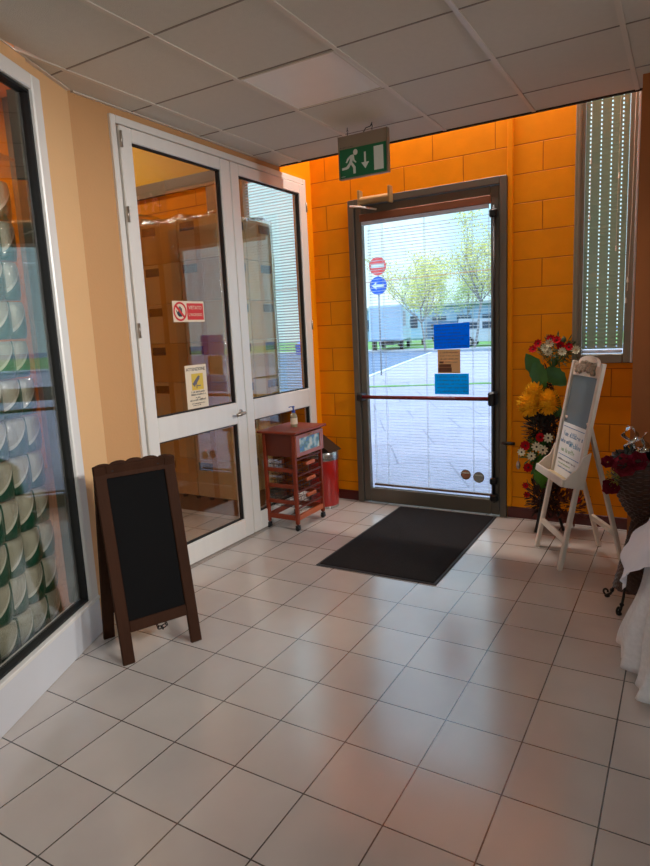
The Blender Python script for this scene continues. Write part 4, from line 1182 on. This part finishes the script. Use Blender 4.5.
pm = pack_mesh()
sub = None
for rI in range(rowsN):
    for cI in range(colsN):
        s_ = .90 - (cI + 1) * pw; zz = .075 + rI * ph_
        o = bpy.data.objects.new('roll_pack', pm); COL.objects.link(o)
        jx = random.uniform(-.006, .006)
        loc = TW @ Vector((s_ + jx + .03, .20 + random.uniform(0, .012), zz)); o.location = loc; o.rotation_euler = (0, 0, ang)
        place_ = ['end column by the window frame', 'second column from the window frame', 'third column from the window frame', 'fourth column from the window frame', 'fifth column from the window frame'][cI]
        tag(o, 'wrapped green and white roll pack, %s row, %s' % (ORD[rI] if rI < 11 else 'topmost', place_), 'roll pack', 'kitchen roll packs stacked behind the shop window')
t = thing('display_plinth', 'low dark plinth carrying the stack of roll packs', 'plinth', tuple(TW @ Vector((-.40, .22, 0))), ang)
G().cbox(0, 1.36, 0, .30, 0, .07, .004).build('board', mat('dark plinth board', (60, 46, 34), .6), t)
g = G(); n = 50; m = 70; vs = []; fs = []
for q in range(m + 1):
    for i in range(n + 1):
        s_ = -.45 + 1.41 * i / n; z = .08 + 2.38 * q / m
        vs.append((s_, .178 + .007 * math.sin(s_ * 37 + 2 * math.sin(z * 7)) + .005 * math.sin(z * 33 + s_ * 9) + random.uniform(-.002, .002), z))
for q in range(m):
    for i in range(n):
        a = q * (n + 1) + i; fs.append((a, a + 1, a + n + 2, a + n + 1))
g.add(vs, fs)
# wrap over top & end side
g.add([(-.45, .178, 2.46), (.96, .178, 2.46), (.96, .47, 2.50), (-.45, .47, 2.50), (.96, .178, .08), (.96, .47, .08)], [(0, 1, 2, 3), (1, 4, 5, 2)])
o = g.build('stretch_film', M['film'], None, smooth=False); o.location = tuple(P0); o.rotation_euler = (0, 0, ang); tag(o, 'crinkled clear film stretched over the kitchen roll packs behind the window', 'stretch film')

# ================================================================= OUTDOORS
ZG = -.05
pave = brickmat('forecourt paving', (158, 150, 160), (152, 144, 155), (124, 118, 128), 1.2, 1.2, .012, .5, .8, rot=(0, 0, .5), bump=.2, noise_amt=.08, nscale=1.3)
struct('ground_forecourt', G().box(-3.5, 30, 5.04, 24, ZG - .1, ZG).box(-9, -3.5, 5.04, 18, ZG - .1, ZG), pave)
asph = mat('blue grey asphalt', (96, 112, 134), .85, var=.1, scale=2, bump=.3, bscale=60)
struct('ground_road', G().box(-60, 60, 5.04, 120, ZG - .2, ZG - .06), asph)
# pavement right of the road, running away
g = G().prism([(-9.1, 18), (8, 18), (8, 36), (-13.2, 35)], .1, 'xy', ZG - .1); struct('ground_pavement', g, mat('pale concrete pavement', (164, 156, 162), .85, var=.06, scale=2, bump=.2))
g = G().prism([(-9.1, 17.9), (-8.95, 17.9), (-13.05, 35), (-13.2, 35)], .14, 'xy', ZG - .1); struct('trim_kerb', g, mat('kerb stone', (214, 214, 212), .8))
grass = mat('verge grass', (104, 148, 70), .9, var=.3, scale=3, bump=.5)
struct('ground_grass', G().box(-60, 40, 41, 75, ZG - .06, ZG + .02), grass)
struct('ground_grass', G().prism([(-8.2, 15.2), (-4.4, 16.6), (-4.3, 16.35), (-8.1, 14.95)], .02, 'xy', ZG), grass)
struct('ground_pavement', G().box(-60, 40, 38.8, 41, ZG - .06, ZG + .03), mat('far pavement', (190, 188, 190), .85))

# road signs
t = thing('road_sign_post', 'grey street post carrying a no-entry disc and a blue arrow disc', 'road sign', (-9.05, 19.2, ZG - .06), .12)
G().tube([(0, 0.04, 0), (0, .04, 4.0)], .03, 10).build('post', mat('galvanised post', (150, 154, 158), .5, .4), t, smooth=True)
def disc(r, y, n=36): return [(r * math.cos(2 * PI * a / n), r * math.sin(2 * PI * a / n)) for a in range(n)]
gd = G(TR(0, 0, 3.70)); gd.prism(disc(.30, 0), .01, 'xz', -.01); o = gd.build('no_entry_disc', mat('pale red sign face', (226, 84, 84), .5), t)
G(TR(0, 0, 3.70)).box(-.23, .23, -.014, -.0105, -.055, .055).build('white_bar', M['sign_white'], o)
gd = G(TR(0, 0, 3.06)); gd.prism(disc(.30, 0), .01, 'xz', -.01); o = gd.build('arrow_disc', M['blue_sign'], t)
G(TR(0, 0, 3.06)).prism([(-.22, 0), (-.06, .13), (-.06, .045), (.2, .045), (.2, -.045), (-.06, -.045), (-.06, -.13)], .004, 'xz', -.0145).build('white_arrow', M['sign_white'], o)

def wheels(t, xs, y0, y1, r, m=None):
    for x in xs:
        for y in (y0, y1):
            g = G(); g.tube([(x, y - .11, r), (x, y + .11, r)], r, 20); o = g.build('wheel', M['blackpl'], t, angle=40)
            g = G(); g.tube([(x, y - .118, r), (x, y + .118, r)], r * .55, 14); g.build('hub', M['silver'], o, angle=40)
# box truck, seen from its rear corner
t = thing('box_truck', 'pale blue white box truck parked across the road, left in the door view', 'truck', (-18.6, 41.5, ZG - .06), 1.86)
tw = mat('truck body white', (196, 214, 232), .4, var=.02); tg = mat('vehicle glass', (60, 78, 98), .15)
G().cbox(-3.0, 1.6, -1.15, 1.15, .75, 3.15, .06).build('cargo_box', tw, t)
g = G(); g.prism([(1.7, .55), (3.3, .55), (3.35, 1.3), (3.0, 2.3), (2.8, 2.45), (1.7, 2.45)], 2.1, 'xz', -1.05); g.build('cab', tw, t)
G().box(-3.0, 3.2, -.5, .5, .45, .75).build('chassis', M['blackpl'], t)
g = G(); g.box(2.0, 2.9, -1.07, -1.05, 1.45, 2.2); g.build('cab_window', tg, t)
G().box(-3.03, -3.0, -1.0, 1.0, .85, 3.0).build('rear_door', mat('truck rear door', (176, 196, 216), .4), t)
G().box(-2.7, -1.2, -1.17, -1.15, 1.7, 2.7).build('side_panel', mat('dusky panel', (176, 164, 176), .5), t)
wheels(t, (-2.0, 2.4), -.95, .95, .42)
t = thing('trailer_cabin', 'light blue cabin trailer standing just right of the box truck', 'trailer', (-20.3, 49.2, ZG), 1.95)
G().cbox(-1.5, 1.5, -1.1, 1.1, .5, 3.0, .08).build('body', mat('pale blue trailer', (170, 200, 232), .4), t)
G().box(-1.52, -1.5, -.6, .5, 1.4, 2.4).build('window', tg, t)
wheels(t, (-.6, .6), -1.0, 1.0, .33)
def van(label, loc, rz, col):
    t = thing('parked_van', label, 'van', loc, rz); m = mat('van paint', col, .35, var=.02, coat=.4)
    g = G(); g.prism([(-2.3, .35), (2.4, .35), (2.45, .9), (1.9, 1.15), (1.3, 1.85), (-2.2, 1.95), (-2.35, 1.2)], 1.8, 'xz', -.9); g.build('body', m, t)
    g = G(); g.prism([(1.85, 1.2), (1.28, 1.78), (.6, 1.8), (.6, 1.2)], 1.83, 'xz', -.915).box(-.6, .4, -.915, .915, 1.2, 1.7).box(-1.9, -.8, -.915, .915, 1.2, 1.7); g.build('window', tg, t)
    g = G(); g.box(-2.42, -2.3, -.85, .85, .4, .65).box(2.4, 2.5, -.85, .85, .35, .6); g.build('bumper', M['blackpl'], t)
    g = G(); g.box(-2.37, -2.3, -.88, -.7, .9, 1.3).box(-2.37, -2.3, .7, .88, .9, 1.3); g.build('tail_light', M['red_sign'], t)
    wheels(t, (-1.5, 1.5), -.82, .82, .34)
van('white van parked behind the blue paper, right in the door view', (-11.6, 43.0, ZG), .1, (206, 214, 226))
van('dark blue van parked left of the white van beyond the grass', (-19.6, 58.0, ZG + .02), .15, (90, 120, 160))
# low buildings far off
t = thing('low_building', 'long low blue grey building behind the grass and trees', 'building', (-22, 66, ZG))
G().box(-12, 9, 0, 8, 0, 3.6).build('wall', mat('blue grey facade', (132, 156, 184), .8, var=.05), t)
G().box(-12.3, 9.3, -.3, 8.3, 3.6, 3.9).build('roof', mat('grey roof', (168, 172, 178), .8), t)
for k in range(7): G().box(-11 + k * 2.8, -9.4 + k * 2.8, -.04, 0, 1.2, 2.5).build('window', tg, t)
t = thing('white_canopy', 'white roofed shelter on posts at the far right of the door view', 'shelter', (-11.5, 56, ZG))
G().box(-2.5, 6, 0, 5, 4.0, 4.6).build('roof', M['sign_white'], t)
for x in (-2.2, 1.5, 5.6): G().box(x, x + .2, .1, .3, 0, 4.0).build('post', M['sign_white'], t)
# fence
t = thing('wire_fence', 'thin grey wire fence running behind the grass verge', 'fence', (-32, 53.5, ZG))
g = G()
for z in (.1, .55, 1.0, 1.45): g.tube([(0, 0, z), (20, 0, z)], .012, 4)
for k in range(60): g.tube([(k * .33, 0, .1), (k * .33, 0, 1.45)], .006, 4)
g.build('wire_mesh', M['steel'], t)
for k in range(9): G().tube([(k * 2.5, 0, 0), (k * 2.5, 0, 1.6)], .035, 8).build('fence_post', M['steel'], t)
# overhead cable
o = G().tube([(-26 + 2.6 * k, 27.0, 3.62 + .12 * ((k - 5) / 5) ** 2 + .02 * k) for k in range(11)], .014, 6).build('overhead_cable', mat('reddish cable', (200, 120, 100), .6), None, smooth=True)
tag(o, 'thin reddish cable strung across the street above the parked vehicles', 'cable')
for k, x in enumerate((-26.1, .1)):
    t = thing('cable_pole', 'street pole at the %s end of the reddish cable' % ('left', 'right')[k], 'pole', (x, 27, ZG - .06)); G().tube([(0, 0, 0), (0, 0, 4.2)], .06, 10).build('pole', M['steel'], t, smooth=True)

# trees
bark = mat('grey brown bark', (142, 136, 134), .9, var=.2, scale=10)
def tree(x, y, h, label, seed, leaf_col, nleaf, spread=1.0):
    r = random.Random(seed); t = thing('street_tree', label, 'tree', (x, y, ZG), 0, 'trees beyond the road')
    g = G(); tips = []
    def branch(p, d_, L, rad, depth):
        pts = [p]; q = Vector(p); dd_ = Vector(d_)
        for s_ in range(4):
            dd_ = (dd_ + Vector((r.uniform(-.18, .18), r.uniform(-.18, .18), r.uniform(-.02, .12)))).normalized(); q = q + dd_ * L / 4; pts.append(q.copy())
        g.tube(pts, [rad * (1 - .13 * s_) for s_ in range(5)], 5 if depth else 8)
        if depth >= 2: tips.extend(pts[1:])
        if depth < 4:
            for k in range(3 if depth else 7):
                u = r.randint(1 if depth else 2, 4); a = r.uniform(0, 2 * PI); e_ = r.uniform(.45, .95)
                nd = (dd_ * e_ + Vector((math.cos(a), math.sin(a), .25)) * spread * .7).normalized()
                branch(pts[u], nd, L * r.uniform(.55, .75), rad * .5, depth + 1)
    branch(Vector((0, 0, 0)), Vector((0, 0, 1)), h * .42, .009 * h, 0)
    g.build('trunk', bark, t)
    lg = G(); lm = mat('spring leaves', leaf_col, .7, var=.3, scale=4)
    for k in range(nleaf):
        p = r.choice(tips) + Vector((r.gauss(0, .22), r.gauss(0, .22), r.gauss(0, .2))); s_ = r.uniform(.045, .085)
        a = Vector((r.uniform(-1, 1), r.uniform(-1, 1), r.uniform(-1, 1))).normalized() * s_; b_ = a.orthogonal().normalized() * s_ * .6
        lg.add([tuple(p - a), tuple(p + b_), tuple(p + a), tuple(p - b_)], [(0, 1, 2, 3)])
    lg.build('leaves', lm, t)
yl = (222, 216, 120); yg = (198, 208, 140)
tree(-14.9, 38.5, 8.6, 'tall young tree with sparse yellow leaves, middle of the door view', 1, yl, 4200)
tree(-11.9, 39.5, 9.6, 'tallest tree with sparse yellow leaves, right of the middle one', 2, yl, 3800)
tree(-16.6, 46, 7.0, 'smaller pale tree rising behind the cabin trailer', 3, yg, 2600)
tree(-9.4, 40.5, 8.2, 'yellow green tree at the right end of the row', 4, yl, 3000)
tree(-16.5, 52.0, 7.5, 'tree farther back between the trailer and the middle tree', 5, yg, 2800)
tree(-22.5, 54, 6.5, 'small bare tree farthest left above the box truck', 6, yg, 1200)
tree(-12.0, 52, 8.5, 'tree farther back behind the tallest tree', 7, yg, 2800)
# blue car on the road at the left of the door (seen reflected)
t = thing('parked_car', 'blue car parked on the road close to the forecourt', 'car', (-10.3, 27.5, ZG - .06), 1.4)
g = G(); g.prism([(-2.1, .3), (2.1, .3), (2.15, .75), (1.3, .95), (.6, 1.42), (-1.2, 1.45), (-1.9, 1.0), (-2.15, .9)], 1.7, 'xz', -.85); 
t.location = (-19.0, 33.0, ZG - .06)
g.build('body', mat('blue car paint', (50, 100, 190), .3, coat=.5), t)
g = G(); g.prism([(1.15, 1.0), (.55, 1.36), (-1.1, 1.38), (-1.6, 1.0)], 1.72, 'xz', -.86); g.build('window', tg, t)
wheels(t, (-1.3, 1.3), -.78, .78, .31)

# ================================================================= LIGHT
wd = bpy.data.worlds.new('sky'); S.world = wd; wd.use_nodes = True
nt = wd.node_tree; nt.nodes.clear()
out = nt.nodes.new('ShaderNodeOutputWorld'); bg = nt.nodes.new('ShaderNodeBackground')
tc = nt.nodes.new('ShaderNodeTexCoord'); sp = nt.nodes.new('ShaderNodeSeparateXYZ'); nt.links.new(tc.outputs['Generated'], sp.inputs[0])
cr = nt.nodes.new('ShaderNodeValToRGB'); e = cr.color_ramp.elements
e[0].position = .48; e[0].color = lin((196, 232, 243)); e[1].position = .9; e[1].color = lin((150, 188, 240))
q = e.new(.60); q.color = lin((184, 228, 244))
mr = nt.nodes.new('ShaderNodeMapRange'); mr.inputs['From Min'].default_value = -1; nt.links.new(sp.outputs[2], mr.inputs[0])
no = nt.nodes.new('ShaderNodeTexNoise'); no.inputs['Scale'].default_value = 4; no.inputs['Detail'].default_value = 5
nt.links.new(tc.outputs['Generated'], no.inputs['Vector'])
cm = nt.nodes.new('ShaderNodeMapRange'); cm.inputs['From Min'].default_value = .45; cm.inputs['From Max'].default_value = .65
nt.links.new(no.outputs['Fac'], cm.inputs[0])
mx = nt.nodes.new('ShaderNodeMix'); mx.data_type = 'RGBA'; mx.inputs['B'].default_value = lin((224, 243, 249))
nt.links.new(cm.outputs[0], mx.inputs['Factor']); nt.links.new(mr.outputs[0], cr.inputs[0]); nt.links.new(cr.outputs[0], mx.inputs['A'])
# overcast sky: brighter towards the zenith
ov_ = nt.nodes.new('ShaderNodeMapRange'); ov_.interpolation_type = 'SMOOTHSTEP'
ov_.inputs['From Min'].default_value = .16; ov_.inputs['From Max'].default_value = .75; ov_.inputs['To Min'].default_value = 1.6; ov_.inputs['To Max'].default_value = 5.0
nt.links.new(sp.outputs[2], ov_.inputs[0]); nt.links.new(ov_.outputs[0], bg.inputs[1])
nt.links.new(mx.outputs['Result'], bg.inputs[0])
nt.links.new(bg.outputs[0], out.inputs[0])

def light(name, typ, loc, rot, energy, col, **kw):
    l = bpy.data.lights.new(name, typ); l.energy = energy; l.color = [lin(col)[i] for i in range(3)]
    for k, v in kw.items(): setattr(l, k, v)
    o = bpy.data.objects.new(name, l); COL.objects.link(o); o.location = loc; o.rotation_euler = rot
    return o
light('sun', 'SUN', (0, 0, 20), (math.radians(38), 0, math.radians(-55)), .9, (255, 246, 232), angle=.02)
# fill from the added batten above ceiling edge
light('added_batten_fill', 'AREA', (-1.55, 4.62, 4.30), (0, 0, 0), 80, (255, 246, 240), shape='RECTANGLE', size=2.3, size_y=.08)
# fill from the added ceiling panels behind the viewer
for (i, j) in added_back_lamps:
    light('added_panel_fill', 'AREA', (gx + i * .6 + .3, gy + j * .6 + .3, CZ - .01), (0, 0, 0), 6.5, (226, 236, 255), shape='SQUARE', size=.55)
# added warehouse lamps, brightening the space behind the glass
for (x, y) in ((-6.1, 3.5), (-5.6, -.6)):
    t = thing('added_warehouse_lamp', 'added batten lamp on the warehouse ceiling, %s one' % ('nearer the door wall' if y > 1 else 'farther from the door wall'), 'lamp', (x, y, 4.38))
    G().cbox(-.6, .6, -.05, .05, -.06, .02, .005).build('housing', M['sign_white'], t)
    light('added_warehouse_fill', 'AREA', (x, y, 4.30), (0, 0, 0), 48 if y > 1 else 16, (255, 247, 232), shape='RECTANGLE', size=1.1, size_y=.12)

# added unseen track lamps on the right, brightening the left wall
for k, (x, y) in enumerate(((1.9, .9), (1.9, 2.0), (1.9, 3.05))):
    t = thing('added_track_lamp', 'added white track lamp head under the ceiling right of the viewer, %s' % ['rearmost', 'middle', 'foremost'][k], 'lamp', (x, y, 2.62))
    g = G(RY(PI / 2 + .28)); g.lathe([(.05, -.06), (.075, .04), (.078, .05)], seg=20); g.build('head', M['sign_white'], t, angle=40)
    G().tube([(0, 0, 0), (0, 0, .286)], .010, 8).build('stem', M['sign_white'], t)
    tgt = Vector((-2.9, y + .12, 1.1)); d_ = (tgt - Vector((x, y, 2.62))).normalized()
    light('added_track_fill', 'SPOT', tuple(Vector((x, y, 2.60)) + d_ * .12), d_.to_track_quat('-Z', 'Y').to_euler(), 240, (252, 250, 250), spot_size=math.radians(58), spot_blend=.8, shadow_soft_size=.12)

# ================================================================= CAMERA
cam = bpy.data.cameras.new('camera'); co = bpy.data.objects.new('camera', cam); COL.objects.link(co); S.camera = co
r = Vector((0.862857796197658, 0.5032591838463939, -0.046974646514713066))
u = Vector((-0.04344255651981539, 0.16643362118037566, 0.9850952207902592))
f = Vector((-0.503576377349001, 0.8479563925197148, -0.16547141312325794))
Mx = Matrix((r, u, -f)).transposed().to_4x4(); Mx.translation = Vector((0, 0, 1.571))
co.matrix_world = Mx
cam.sensor_fit = 'AUTO'; cam.sensor_width = 36; cam.lens = 613.3613 / 866 * 36; cam.clip_start = .02; cam.clip_end = 400
S.view_settings.view_transform = 'Standard'; S.view_settings.look = 'None'; S.view_settings.gamma = 1; S.view_settings.exposure = 0
S.view_settings.use_curve_mapping = False
S.cycles.max_bounces = 10; S.cycles.transparent_max_bounces = 24; S.cycles.diffuse_bounces = 5; S.cycles.glossy_bounces = 5
S.cycles.sample_clamp_indirect = 6
S.cycles.use_denoising = True
